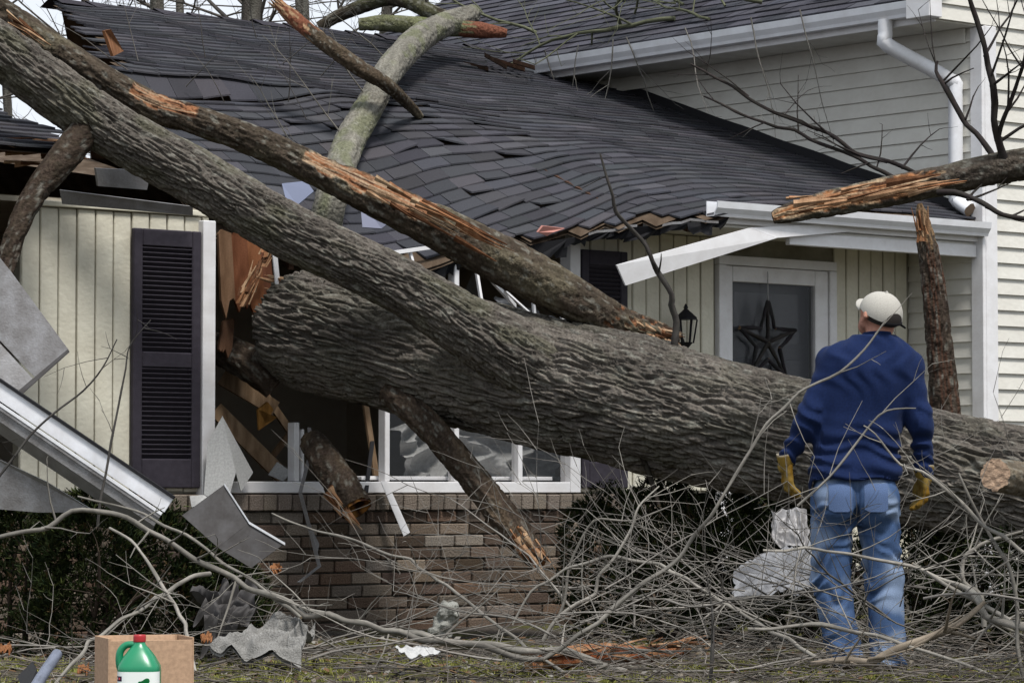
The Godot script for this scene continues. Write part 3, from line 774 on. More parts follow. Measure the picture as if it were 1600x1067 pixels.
	p = px_path([[1556, 742, 13.6, 25], [1620, 752, 13.9, 26], [1760, 770, 14.8, 28], [1950, 800, 16.0, 34]])
	tube(b, p[0], p[1], .02, 40, bark(.008, .03, LC(.2, .17, .13), LC(.3, .25, .18), 97.0, .4), true, LC(.62, .44, .31))
	obj("limb", b, M.bark, tr)
	# root end out of the picture
	b = MB.new()
	for k in 9:
		var a := TAU * k / 9.0
		var q := at(2500, 915, 15.6)
		var o := Vector3(.15, sin(a), cos(a))
		tube(b, [q + o * .2, q + o * .55 + Vector3(.15, 0, 0), q + o * .85 + Vector3(.3, -.05, 0)], [.13, .08, .03], .05, 12, bark(.01, .03, brown, brown, k * 3.0, .2))
	obj("roots", b, M.bark, tr)

	b = MB.new()   # limb end inside the wrecked room
	p = px_path([[322, 540, 19.6, 22], [360, 552, 19.5, 26], [400, 575, 19.4, 27], [432, 602, 19.4, 25]])
	tube(b, p[0], p[1], .015, 50, bark(.012, .03, brown, grey, 61.0, .5), true, LC(.1, .06, .04))
	obj("limb", b, M.bark, tr)
	# --- second limb, torn open, lying over the first and across the roof edge
	var l2 := thing("torn_limb", "long broken limb with a strip of raw orange wood, lying across the sagging roof", "limb")
	b = MB.new()
	p = px_path([[-320, -200, 17.75, 26], [-60, -18, 17.85, 25], [25, 40, 17.9, 25], [127, 106, 18.0, 25], [228, 163, 18.1, 24], [304, 187, 18.15, 22], [400, 222, 18.25, 23], [500, 268, 18.3, 25], [600, 315, 18.35, 30], [704, 365, 18.4, 34], [800, 415, 18.45, 38], [901, 470, 18.5, 33], [977, 508, 18.5, 25], [1040, 527, 18.5, 19], [1062, 533, 18.5, 13]])
	var bk2 := bark(.013, .032, LC(.105, .085, .065), LC(.21, .19, .13), 111.0, .55)
	var L0: float = (p[0][0] as Vector3).distance_to(p[0][1]); 
	tube(b, p[0], p[1], .013, 60, func(d: float, f: float, a: float, r: float) -> Array:
		var rc: Array = bk2.call(d, f, a, r)
		var x := d - L0
		var w := smoothstep(2.05, 2.3, x) * smoothstep(3.05, 2.75, x)
		w = maxf(w, .8 * smoothstep(1.05, 1.12, x) * smoothstep(1.55, 1.4, x))
		var open := smoothstep(1.0, .5, absf(wrapf(a - 5.55, -PI, PI)) + .3 * nz.get_noise_2d(d * 6.0, a)) * w
		if x > 4.1: open = maxf(open, smoothstep(.1, .35, nz.get_noise_2d(d * 9.0, a * 2.0) + (x - 4.35) * 1.2))
		if open > .3:
			var q := nz.get_noise_2d(d * 2.0, a * 16.0)
			var col := LC(.36, .165, .085).lerp(LC(.50, .37, .25), smoothstep(-.1, .45, q))
			if q < -.40: col = LC(.09, .045, .03)
			return [rc[0] * (1.0 - .22 * open + .06 * q), col]
		return rc, true, LC(.42, .22, .1))
	obj("limb", b, M.bark, l2)
	b = MB.new()
	splinters(b, at(575, 285, 18.2), at(740, 372, 18.22), Vector3(.45, .85, .2), .12, 24, .36, 31, Vector3(0, .3, 1))
	obj("torn_wood", b, M.wood, l2); b = MB.new()
	splinters(b, at(985, 512, 18.42), at(1045, 530, 18.42), Vector3(0, 1, 0), .09, 16, .1, 32, Vector3(0, .2, 1))
	obj("torn_wood", b, M.wood, l2); b = MB.new()
	splinters(b, at(10, 28, 17.8), at(30, 42, 17.8), Vector3(0, 1, 0), .1, 12, .2, 33, Vector3(0, .2, 1))
	obj("torn_wood", b, M.wood, l2)

	# --- limb that climbs the roof
	var l3 := thing("roof_limb", "pale grey limb lying up the roof slope from the hole to the ridge", "limb")
	b = MB.new()
	var pts: Array = []; var rad: Array = []
	for q: Array in [[505, 365, .15, 25], [520, 300, .2, 25], [545, 225, .2, 24], [580, 160, .22, 22], [612, 105, .26, 22], [655, 60, .3, 22], [690, 40, .34, 20], [738, 22, .4, 15]]:
		var w := roof_at(q[0], q[1], q[2]) if q[1] < 290 else at(q[0], q[1], 20.0)
		pts.push_back(w); rad.push_back(q[3] * -w.z / FPX)
	tube(b, pts, rad, .014, 50, bark(.008, .03, LC(.26, .25, .215), LC(.20, .22, .12), 131.0, .6), true, LC(.35, .26, .18))
	obj("limb", b, M.bark, l3)
	b = MB.new()
	for q: Array in [[0, 1], [1, 2], [2, 3], [3, 4]]:
		var gg := RandomNumberGenerator.new(); gg.seed = 50 + q[0]
		b = MB.new(); grow(b, pts[q[1]], Vector3(-.6, .8, .3), 0.9, .006, 2, gg, LC(.16, .15, .13), 0.1, -5.0)
		obj("twig", b, M.twig, l3)

	var l4 := thing("snapped_branch", "snapped brown branch with a red torn end, crossing over the pale roof limb", "branch")
	b = MB.new()
	pts = []; rad = []
	for q: Array in [[432, 5, .8, 6], [455, 25, .75, 12], [500, 62, .7, 12], [560, 105, .62, 13], [605, 133, .5, 11], [640, 165, .15, 8], [656, 182, .04, 6]]:
		var w := roof_at(q[0], q[1], q[2])
		pts.push_back(w); rad.push_back(q[3] * -w.z / FPX)
	var bk4 := bark(.006, .02, LC(.11, .085, .06), LC(.26, .23, .16), 151.0, .6)
	tube(b, pts, rad, .014, 28, func(d: float, f: float, a: float, r: float) -> Array:
		var rc: Array = bk4.call(d, f, a, r)
		if d < .33 + .1 * nz.get_noise_1d(a * 30.0): rc[1] = LC(.24, .10, .06) if nz.get_noise_2d(d * 6.0, a * 9.0) < .25 else LC(.5, .34, .2)
		return rc)
	obj("branch", b, M.bark, l4)
	b = MB.new(); splinters(b, pts[5], pts[6], Vector3(.5, .5, 0), .06, 14, .1, 41, Vector3(0, .4, 1)); obj("torn_wood", b, M.wood, l4); b = MB.new(); splinters(b, pts[1], pts[0], Vector3(.5, .5, 0), .06, 14, .12, 42, Vector3(0, .4, 1))
	obj("torn_wood", b, M.wood, l4)

	# --- limbs at the ridge
	var l5 := thing("mossy_limb", "short mossy green limb with a raw red end lying on the ridge", "limb")
	b = MB.new(); pts = []; rad = []
	for q: Array in [[560, 38, .06, 9], [600, 36, .1, 13], [650, 40, .12, 14], [700, 44, .14, 13], [750, 47, .16, 13], [792, 52, .16, 6]]:
		var w := at(q[0], q[1], 24.6); pts.push_back(w); rad.push_back(q[3] * -w.z / FPX)
	var bk5 := bark(.006, .03, LC(.2, .21, .12), LC(.15, .18, .07), 171.0, .7)
	tube(b, pts, rad, .02, 26, func(d: float, f: float, a: float, r: float) -> Array:
		var rc: Array = bk5.call(d, f, a, r)
		if f > .72 + .08 * nz.get_noise_1d(a * 30.0): rc[1] = LC(.24, .10, .065)
		return rc)
	obj("limb", b, M.bark, l5)
	var l6 := thing("arched_branch", "dark arched branch rising above the roof ridge against the sky", "branch")
	b = MB.new()
	p = px_path([[498, 42, 25.3, 8], [530, 24, 25.3, 10], [570, 8, 25.2, 11], [605, -2, 25.1, 11], [640, 3, 25.0, 12], [670, 18, 24.9, 13], [700, 30, 24.8, 12]])
	tube(b, p[0], p[1], .02, 24, bark(.005, .03, LC(.07, .06, .045), LC(.12, .13, .07), 191.0, .5))
	obj("branch", b, M.bark, l6)
	b = MB.new()
	for k in 5:
		var gg := RandomNumberGenerator.new(); gg.seed = 70 + k
		grow(b, p[0][k + 1], Vector3(gg.randf_range(-.6, .6), .9, 0), 1.3, .010, 2, gg, LC(.06, .055, .05), .1, -5.0)
	obj("twigs", b, M.twig, l6)
	# --- upright splintered stub behind the trunk
	var l7 := thing("splintered_stub", "upright splintered brown stub standing behind the trunk beside the wing corner", "stump")
	b = MB.new()
	p = px_path([[1490, 990, 18.3, 28], [1484, 760, 18.3, 25], [1478, 640, 18.3, 23], [1470, 550, 18.3, 20], [1460, 450, 18.3, 18], [1450, 385, 18.3, 15], [1442, 340, 18.3, 8], [1437, 318, 18.3, 3]])
	(p[0][0] as Vector3); p[0][0] = Vector3(p[0][0].x, -.05, p[0][0].z)
	var bk7 := bark(.014, .03, LC(.075, .058, .046), LC(.12, .10, .08), 211.0, .5)
	tube(b, p[0], p[1], .014, 44, func(d: float, f: float, a: float, r: float) -> Array:
		var rc: Array = bk7.call(d, f, a, r)
		if f > .92 + .06 * nz.get_noise_1d(a * 25.0): rc[1] = LC(.28, .19, .11)
		elif nz.get_noise_2d(d * 1.6, a * 5.0) > .45: rc[1] = LC(.12, .065, .045)
		return rc)
	obj("trunk", b, M.bark, l7)
	b = MB.new(); splinters(b, at(1445, 390, 18.2), at(1438, 335, 18.2), Vector3(1, 0, 0), .07, 12, .12, 61, Vector3(0, 0, 1))
	obj("torn_wood", b, M.wood, l7)

# ------------------------------------------------------------ brush of bare branches
func build_brush() -> void:
	var gr := LC(.23, .215, .19)
	var list := [
		["long pale branch arching over the left hedge and along the ground", "", [[-40, 850, 15.2, 5], [0, 838, 15.2, 5], [75, 822, 15.2, 5.5], [110, 797, 15.2, 5.5], [165, 796, 15.2, 6], [230, 828, 15.2, 6.5], [300, 870, 15.2, 7], [360, 905, 15.2, 7], [420, 935, 15.1, 7], [480, 958, 15.1, 7], [600, 985, 15.0, 7], [720, 1008, 14.9, 7], [850, 1030, 14.8, 6]], 14],
		["pale branch running down past the cardboard box to the ground", "", [[330, 900, 15.1, 5], [300, 903, 15.0, 5], [240, 935, 14.6, 5], [190, 968, 14.4, 4.5], [140, 1005, 14.1, 4.5], [110, 1040, 13.8, 4], [80, 1075, 13.7, 3.5]], 8],
		["thin forked branch leaning over the cardboard box", "", [[172, 826, 14.9, 3], [205, 845, 14.8, 3.5], [235, 880, 14.6, 4], [262, 925, 14.4, 4.5], [283, 960, 14.2, 4.5], [296, 1000, 13.9, 4.5], [305, 1050, 13.7, 4]], 7],
		["slender grey branch lying across the slope of the fallen gutter", "", [[120, 775, 15.6, 2.5], [225, 803, 15.5, 3], [290, 838, 15.4, 3.5], [350, 878, 15.3, 4], [410, 922, 15.2, 4], [470, 965, 15.0, 4]], 8],
		["thin dark upright twig standing before the left dark shutter", "", [[150, 820, 16.0, 3], [165, 740, 16.0, 3], [175, 690, 16.0, 3], [190, 610, 16.0, 2.4], [203, 540, 16.0, 1.6], [235, 500, 16.0, 1]], 6],
		["long curved twig rising across the cream boards by the shutter", "", [[-10, 755, 15.9, 3], [20, 715, 15.9, 3], [45, 680, 15.9, 3], [85, 645, 15.9, 2.6], [130, 610, 15.9, 2.3], [160, 575, 15.9, 2], [182, 530, 15.9, 1.4]], 5],
		["long thin branch slanting across the brick wall", "", [[425, 803, 16.8, 2.2], [470, 823, 16.6, 2.6], [555, 846, 16.4, 3], [640, 876, 16.2, 3.2], [700, 915, 15.9, 3.4], [760, 965, 15.6, 3.6], [820, 1010, 15.2, 4], [880, 1050, 14.7, 4]], 8],
		["thick grey branch of the bundle lying before the brick wall", "", [[440, 938, 15.6, 5], [520, 965, 15.3, 6], [620, 990, 15.1, 7], [760, 1008, 15.0, 8], [880, 1022, 14.9, 8], [980, 1050, 14.7, 7]], 8],
		["crooked pale branch rising from the torn plank to the right hedge", "", [[848, 1000, 15.4, 5], [868, 968, 15.4, 5], [905, 945, 15.4, 5], [928, 930, 15.4, 4.6], [937, 900, 15.4, 4.2], [963, 872, 15.4, 4], [985, 825, 15.4, 3.4], [1000, 790, 15.4, 2.6], [1030, 760, 15.5, 1.6]], 9],
		["long straight branch slanting up across the back of the man", "", [[852, 1028, 14.4, 5], [930, 972, 14.4, 5], [1010, 908, 14.4, 5], [1062, 866, 14.4, 5], [1110, 808, 14.3, 4.6], [1150, 740, 14.3, 4], [1200, 660, 14.3, 3.6], [1250, 612, 14.3, 3.2], [1315, 582, 14.3, 3], [1350, 545, 14.3, 2.6], [1385, 500, 14.3, 2]], 10],
		["branch arching low over the right hedge", "", [[800, 975, 15.6, 2], [830, 925, 15.6, 3], [885, 890, 15.6, 3.4], [955, 870, 15.5, 3.6], [1030, 882, 15.4, 4], [1090, 915, 15.2, 4.2], [1150, 955, 15.0, 4.4], [1230, 1000, 14.7, 4.6], [1300, 1040, 14.4, 4.6]], 12],
		["upright bent branch beside the brick wall end", "", [[873, 965, 15.8, 4], [883, 935, 15.8, 4], [887, 890, 15.8, 3.6], [905, 850, 15.8, 3.2], [930, 815, 15.8, 2.8], [990, 812, 15.8, 2.4], [1050, 790, 15.8, 1.6]], 8],
		["thick brown branch lying across the feet of the man", "", [[1268, 1040, 13.9, 7], [1330, 1035, 13.9, 9], [1400, 1022, 13.9, 10], [1455, 1000, 13.9, 10], [1505, 972, 13.9, 9], [1540, 940, 13.9, 5]], 8],
		["thick forked grey branch beside the right leg of the man", "", [[1425, 880, 14.2, 3], [1470, 905, 14.2, 5], [1510, 915, 14.1, 7], [1530, 945, 14.0, 8], [1545, 970, 14.0, 8], [1600, 985, 13.9, 10], [1700, 1005, 13.8, 11]], 10],
		["tall curved pale branch at the end of the brush by the sawn limb", "", [[1500, 740, 13.9, 2], [1522, 795, 13.9, 3.2], [1558, 850, 13.9, 4.4], [1580, 890, 13.9, 5], [1588, 950, 13.9, 5], [1588, 1010, 13.9, 5], [1600, 1060, 13.9, 5]], 9],
		["crooked branch hooking up behind the right glove of the man", "", [[1540, 975, 14.6, 6], [1530, 930, 14.6, 6], [1508, 912, 14.6, 6], [1510, 870, 14.6, 5.5], [1520, 860, 14.6, 5.5], [1545, 845, 14.6, 4], [1600, 830, 14.6, 3]], 9],
		["long thin branch bowing across the jeans of the man", "", [[1195, 860, 14.2, 3], [1260, 858, 14.2, 3.4], [1330, 866, 14.2, 3.6], [1400, 880, 14.2, 3.8], [1440, 892, 14.2, 4], [1520, 935, 14.1, 5], [1580, 970, 14.0, 6]], 9],
		["twig crossing the hip and sweater of the man", "", [[1245, 790, 14.0, 3], [1290, 750, 14.0, 3], [1340, 690, 14.0, 3], [1375, 650, 14.0, 2.6], [1400, 640, 14.0, 2], [1432, 638, 14.0, 1.4]], 4],
		["branch fanning out from beside the right glove over the sweater", "", [[1620, 880, 13.8, 5], [1540, 820, 13.8, 4.6], [1490, 775, 13.8, 4.2], [1440, 735, 13.8, 3.6], [1405, 725, 13.8, 3.2], [1370, 680, 13.8, 2.2], [1350, 665, 13.8, 1.6]], 7],
		["dark thin stem standing upright in the lawn before the brush", "", [[1112, 1075, 13.9, 4], [1115, 1020, 13.9, 4], [1112, 960, 13.9, 3], [1105, 900, 13.9, 2]], 4],
		["long grey branch crossing the ankles of the man", "", [[1170, 985, 14.0, 4], [1280, 978, 14.0, 5], [1340, 985, 14.0, 5], [1420, 1010, 13.9, 5], [1500, 1035, 13.8, 4], [1560, 1060, 13.7, 3]], 7],
	]
	var i := 0
	for e: Array in list:
		var b := MB.new()
		var col: Color = gr * (0.8 + 0.5 * fmod(i * 0.37, 1.0))
		if i in [4, 5, 19]: col = LC(.075, .07, .065)
		if i == 12: col = LC(.24, .20, .155)
		for q: Array in e[2]: q[3] *= .66
		stem(b, e[2], col, int(int(e[3]) * .8), 200 + i, 0.3, 1)
		var o := obj("fallen_branch", b, M.twig)
		tag(o, e[0], "branch")
		i += 1
	# more branches of the brush, alike but for their place
	var g := RandomNumberGenerator.new(); g.seed = 77
	for k in 110:
		var b := MB.new()
		var px := g.randf_range(860, 1640); var d := g.randf_range(13.9, 16.6)
		if k % 9 == 0: px = g.randf_range(380, 800); d = g.randf_range(14.6, 16.6)
		if k % 13 == 5: px = g.randf_range(-20, 330); d = g.randf_range(14.4, 16.2)
		var p := at(px, 900, d); p.y = g.randf_range(.03, .4 if px > 860 else .12)
		var a := g.randf_range(0, TAU)
		var dir := Vector3(cos(a), g.randf_range(-.05, .55) if px > 860 else g.randf_range(-.05, .22), sin(a) * .5)
		grow(b, p, dir, g.randf_range(.6, 1.6), g.randf_range(.0028, .0068), 2, g, LC(.21, .195, .175) * g.randf_range(.4, 1.35), -.1)
		var o := obj("brush_branch", b, M.twig)
		tag(o, "bare twiggy branch in the tangled brush spread over the front lawn", "branch", "branches of the brush on the lawn")
	# low tangle of twigs on the ground: nobody could count it
	var b2 := MB.new()
	for k in 1300:
		var px := g.randf_range(-50, 1650); var d := 13.2 + 4.0 * pow(g.randf(), 1.3)
		if px < 850 and g.randf() < .45: continue
		var p := at(px, 900, d); p.y = g.randf_range(.012, .03 if px < 900 else .12)
		var a := g.randf_range(0, TAU)
		grow(b2, p, Vector3(cos(a), g.randf_range(-.1, .35), sin(a)), g.randf_range(.15, .6), g.randf_range(.0015, .004), 0, g, LC(.17, .15, .13) * g.randf_range(.35, 1.4), -.2, .008)
	var t := obj("twig_litter", b2, M.twig)
	tag(t, "tangle of fine broken twigs covering the lawn", "twigs", "", "stuff")
	# branches lying on the upper roof and hanging from its gutter
	for k in 15:
		var b := MB.new()
		var s := g.randf_range(-5.2, -.4)
		var w := g.randf_range(.1, .9)
		var p := HX * Vector3(6.15 + w, 4.30 + w * .55, s)
		grow(b, p, N * g.randf_range(-1, .4) + U * g.randf_range(-.5, .1) + Vector3(0, .12, 0), g.randf_range(.9, 1.7), g.randf_range(.008, .022), 2, g, LC(.11, .115, .075) * g.randf_range(.7, 1.4), -.05, 4.1)
		tag(obj("roof_branch", b, M.twig), "mossy twiggy branch lying on the upper roof above the white gutter", "branch", "branches on the upper roof")
	for k in 7:
		var b := MB.new()
		var s: float = [-3.3, -2.9, -2.5, -2.35, -1.7, -1.0, -.5][k]
		grow(b, HX * Vector3(6.0, 4.28, s), N * g.randf_range(-.2, .5) + U * g.randf_range(0, .25) + Vector3(0, -.75, 0), g.randf_range(.7, 1.2), .006, 2, g, LC(.2, .19, .17), -.4, 2.8)
		tag(obj("hanging_branch", b, M.twig), "thin pale branch hanging down from the upper gutter", "branch", "branches hanging from the upper gutter")
	for q: Array in [[200, 110, .6], [215, 95, .5], [320, 90, .5], [350, 160, .5], [450, 160, .6], [440, 100, .6], [500, 120, .5], [480, 190, .5], [400, 60, .5], [290, 135, .4], [540, 90, .5]]:
		var b := MB.new()
		grow(b, roof_at(q[0], q[1], .02), Vector3(g.randf_range(-.6, .6), g.randf_range(.3, 1.0), .3), q[2], .0045, 2, g, LC(.22, .2, .18) * g.randf_range(.4, 1.1), .05, -5.0)
		tag(obj("roof_twig", b, M.twig), "sprig of bare twigs stuck on the sagging roof", "twig", "sprigs on the sagging roof")

# ------------------------------------------------------------ hedges
func shrub(px: float, d: float, w: float, h: float, seed_: int, label: String, group: String) -> void:
	var base := at(px, 900, d); base.y = 0
	var o := thing("evergreen_shrub", label, "shrub", group, Transform3D(Basis.IDENTITY, base))
	var g := RandomNumberGenerator.new(); g.seed = seed_
	var st := MB.new()
	for k in 5:
		grow(st, Vector3(g.randf_range(-.05, .05), 0, g.randf_range(-.05, .05)), Vector3(g.randf_range(-1, 1), 1.2, g.randf_range(-1, 1)), h * .8, .018, 1, g, LC(.06, .045, .035), .1, -1.0)
	obj("stems", st, M.twig, o)
	var f := MB.new()
	for k in 4300:
		var a := g.randf_range(0, TAU); var z := pow(g.randf(), .7)
		var r := sqrt(maxf(0.0, 1.0 - pow(z * 2.0 - 1.0 if z > .5 else 0.0, 2.0))) * (.72 + .4 * nz.get_noise_3d(cos(a) * 1.6 + seed_, sin(a) * 1.6, z * 3.0)) * (1.0 - .35 * pow(g.randf(), 2.0))
		var p := Vector3(cos(a) * r * w, z * h * (1.0 + .16 * nz.get_noise_2d(cos(a) * 2.0 + seed_, sin(a) * 2.0)), sin(a) * r * w * .8)
		if nz.get_noise_3d(p.x * 4.5, p.y * 4.5, p.z * 4.5 + seed_) < -.42: continue
		var out := Vector3(cos(a), .5 + g.randf_range(-.4, .8), sin(a)).normalized()
		var tone_ := LC(.018, .027, .013).lerp(LC(.05, .062, .02), pow(g.randf(), 1.6))
		if g.randf() < .04: tone_ = LC(.09, .06, .03)
		for q in 4:
			var dd := (out + Vector3(g.randf_range(-1, 1), g.randf_range(-.7, .9), g.randf_range(-1, 1)) * .75).normalized()
			var sd := dd.cross(Vector3(g.randf_range(-1, 1), 1, g.randf_range(-1, 1))).normalized() * .005
			var l := g.randf_range(.02, .045)
			f.quad(p - sd, p + sd, p + dd * l + sd * .3, p + dd * l - sd * .3, tone_)
	obj("foliage", f, M.leaf, o)
func build_hedges() -> void:
	var k := 0
	for e: Array in [[20, 16.7, .42, .78], [140, 16.5, .46, .80], [255, 16.7, .40, .74], [345, 16.9, .30, .55]]:
		shrub(e[0], e[1], e[2], e[3], 300 + k, "dark evergreen shrub of the hedge under the fallen gutter", "left hedge"); k += 1
	for e: Array in [[945, 18.9, .36, .80], [1040, 18.6, .44, .88], [1140, 18.4, .42, .84], [1205, 18.7, .40, .86], [1250, 18.2, .38, .80]]:
		shrub(e[0], e[1], e[2], e[3], 300 + k, "dark evergreen shrub under the middle of the fallen trunk", "hedge under the trunk"); k += 1
	for e: Array in [[1430, 17.6, .42, .80], [1540, 17.3, .45, .80], [1640, 17.0, .45, .85]]:
		shrub(e[0], e[1], e[2], e[3], 300 + k, "dark evergreen shrub under the trunk beside the splintered stub", "hedge beside the stub"); k += 1

# ------------------------------------------------------------ ground and background
func build_ground() -> void:
	var b := MB.new()
	var pts := PackedVector3Array(); var cols := PackedColorArray()
	var nr := 130; var nc := 150
	for r in nr:
		var z := -11.0 - 13.0 * r / (nr - 1.0)
		for k in nc:
			var x := -6.5 + 13.0 * k / (nc - 1.0)
			var q := nz.get_noise_2d(x * .9, z * .9) ; var q2 := nz.get_noise_2d(x * 6.0, z * 6.0)
			pts.push_back(Vector3(x, .012 * q + .012 * q2 - .004, z))
			var moss := smoothstep(-.1, .25, nz.get_noise_2d(x * 1.3 + 40.0, z * 1.3) + .5 * q2 + (.25 if z > -16.0 and z < -13.6 else -.25))
			var col := LC(.07, .06, .05).lerp(LC(.15, .135, .12), clampf(q2 + .4, 0, 1)).lerp(LC(.125, .13, .03), moss * .9)
			var drive := smoothstep(-.12, .1, -z * -1.0 + 13.75 + .22 * nz.get_noise_2d(x * 2.5, z * 2.5) - .22 * clampf(x + 1.0, -1.5, 1.2))
			col = col.lerp(LC(.20, .20, .205) * (1.0 + .5 * q2), drive)
			cols.push_back(col)
	b.grid(pts, cols, nr, nc)
	var o := obj("lawn", b, M.ground); o.set_meta("kind", "structure")
	b = MB.new()
	b.quad(Vector3(-400, -.03, 60), Vector3(400, -.03, 60), Vector3(400, -.03, -500), Vector3(-400, -.03, -500), LC(.11, .10, .07))
	o = obj("ground", b, M.ground); o.set_meta("kind", "structure")
	var g := RandomNumberGenerator.new(); g.seed = 5
	# dead leaves, bark chips and shards
	b = MB.new()
	for k in 6500:
		var p := Vector3(g.randf_range(-3.6, 3.6), 0, g.randf_range(-18.4, -13.0)); p.y = .012 + g.randf_range(0, .02)
		var s := g.randf_range(.006, .022)
		var a := g.randf_range(0, TAU)
		var x := Vector3(cos(a), g.randf_range(-.5, .5), sin(a)) * s; var y := Vector3(-sin(a), g.randf_range(-.5, .6), cos(a)) * s * .6
		var c: Color = [LC(.11, .085, .06), LC(.15, .13, .105), LC(.06, .046, .035), LC(.19, .18, .16), LC(.12, .07, .04)][g.randi() % 5]
		b.quad(p - x - y, p + x - y * .6, p + x * .9 + y, p - x * .7 + y, c * g.randf_range(.7, 1.2))
	tag(obj("leaf_litter", b, M.litter), "dead leaves, bark chips and shards strewn over the lawn", "litter", "", "stuff")
	b = MB.new()
	for k in 26000:
		var p := Vector3(g.randf_range(-2.6, 3.4), 0, g.randf_range(-16.2, -13.55))
		var m := nz.get_noise_2d(p.x * 1.3 + 40.0, p.z * 1.3) + .25
		if m < g.randf_range(-.05, .35): continue
		var a := g.randf_range(0, TAU); var h := g.randf_range(.012, .042)
		var w := Vector3(cos(a), 0, sin(a)) * .003
		var tip := p + Vector3(g.randf_range(-.02, .02), h, g.randf_range(-.02, .02))
		b.tri(p - w, p + w, tip, LC(.13, .155, .03).lerp(LC(.30, .28, .09), g.randf()))
	tag(obj("grass", b, M.leaf), "short mossy grass showing between the twigs", "grass", "", "stuff")
func build_background() -> void:
	var g := RandomNumberGenerator.new(); g.seed = 9
	var k := 0
	for e: Array in [[-260, 38, .16], [30, 44, .07], [165, 40, .06], [262, 36, .09], [300, 47, .08], [378, 41, .17], [405, 46, .13], [500, 42, .11], [560, 50, .12], [640, 47, .10], [760, 52, .14], [1900, 44, .18], [-600, 42, .2]]:
		var p := at(e[0], 700, e[1]); p.y = -.1
		var t := thing("bare_tree", "leafless tree standing behind the house against the white sky", "tree", "bare trees behind the house", Transform3D(Basis.IDENTITY, p))
		var b := MB.new(); var r: float = e[2]
		var h := g.randf_range(9.5, 12.5)
		var lean := Vector3(g.randf_range(-.4, .4), 0, 0)
		tube(b, [Vector3.ZERO, Vector3(0, h * .33, 0) + lean * .3, Vector3(0, h * .66, 0) + lean, Vector3(0, h, 0) + lean * 1.8], [r * 1.3, r, r * .8, r * .25], .3, 12, bark(.008, .05, LC(.14, .13, .115), LC(.16, .16, .13), k * 7.0, .4))
		obj("trunk", b, M.bark, t)
		b = MB.new()
		for q in 17:
			var y := h * g.randf_range(.36, .98)
			var a := g.randf_range(0, TAU)
			grow(b, Vector3(0, y, 0) + lean * (y / h) * 1.3, Vector3(cos(a), g.randf_range(.1, .9), sin(a)), g.randf_range(1.6, 3.4), maxf(r * .22, .014), 2, g, LC(.10, .09, .08), .1, -5.0, .26)
		obj("crown", b, M.twig, t)
		k += 1

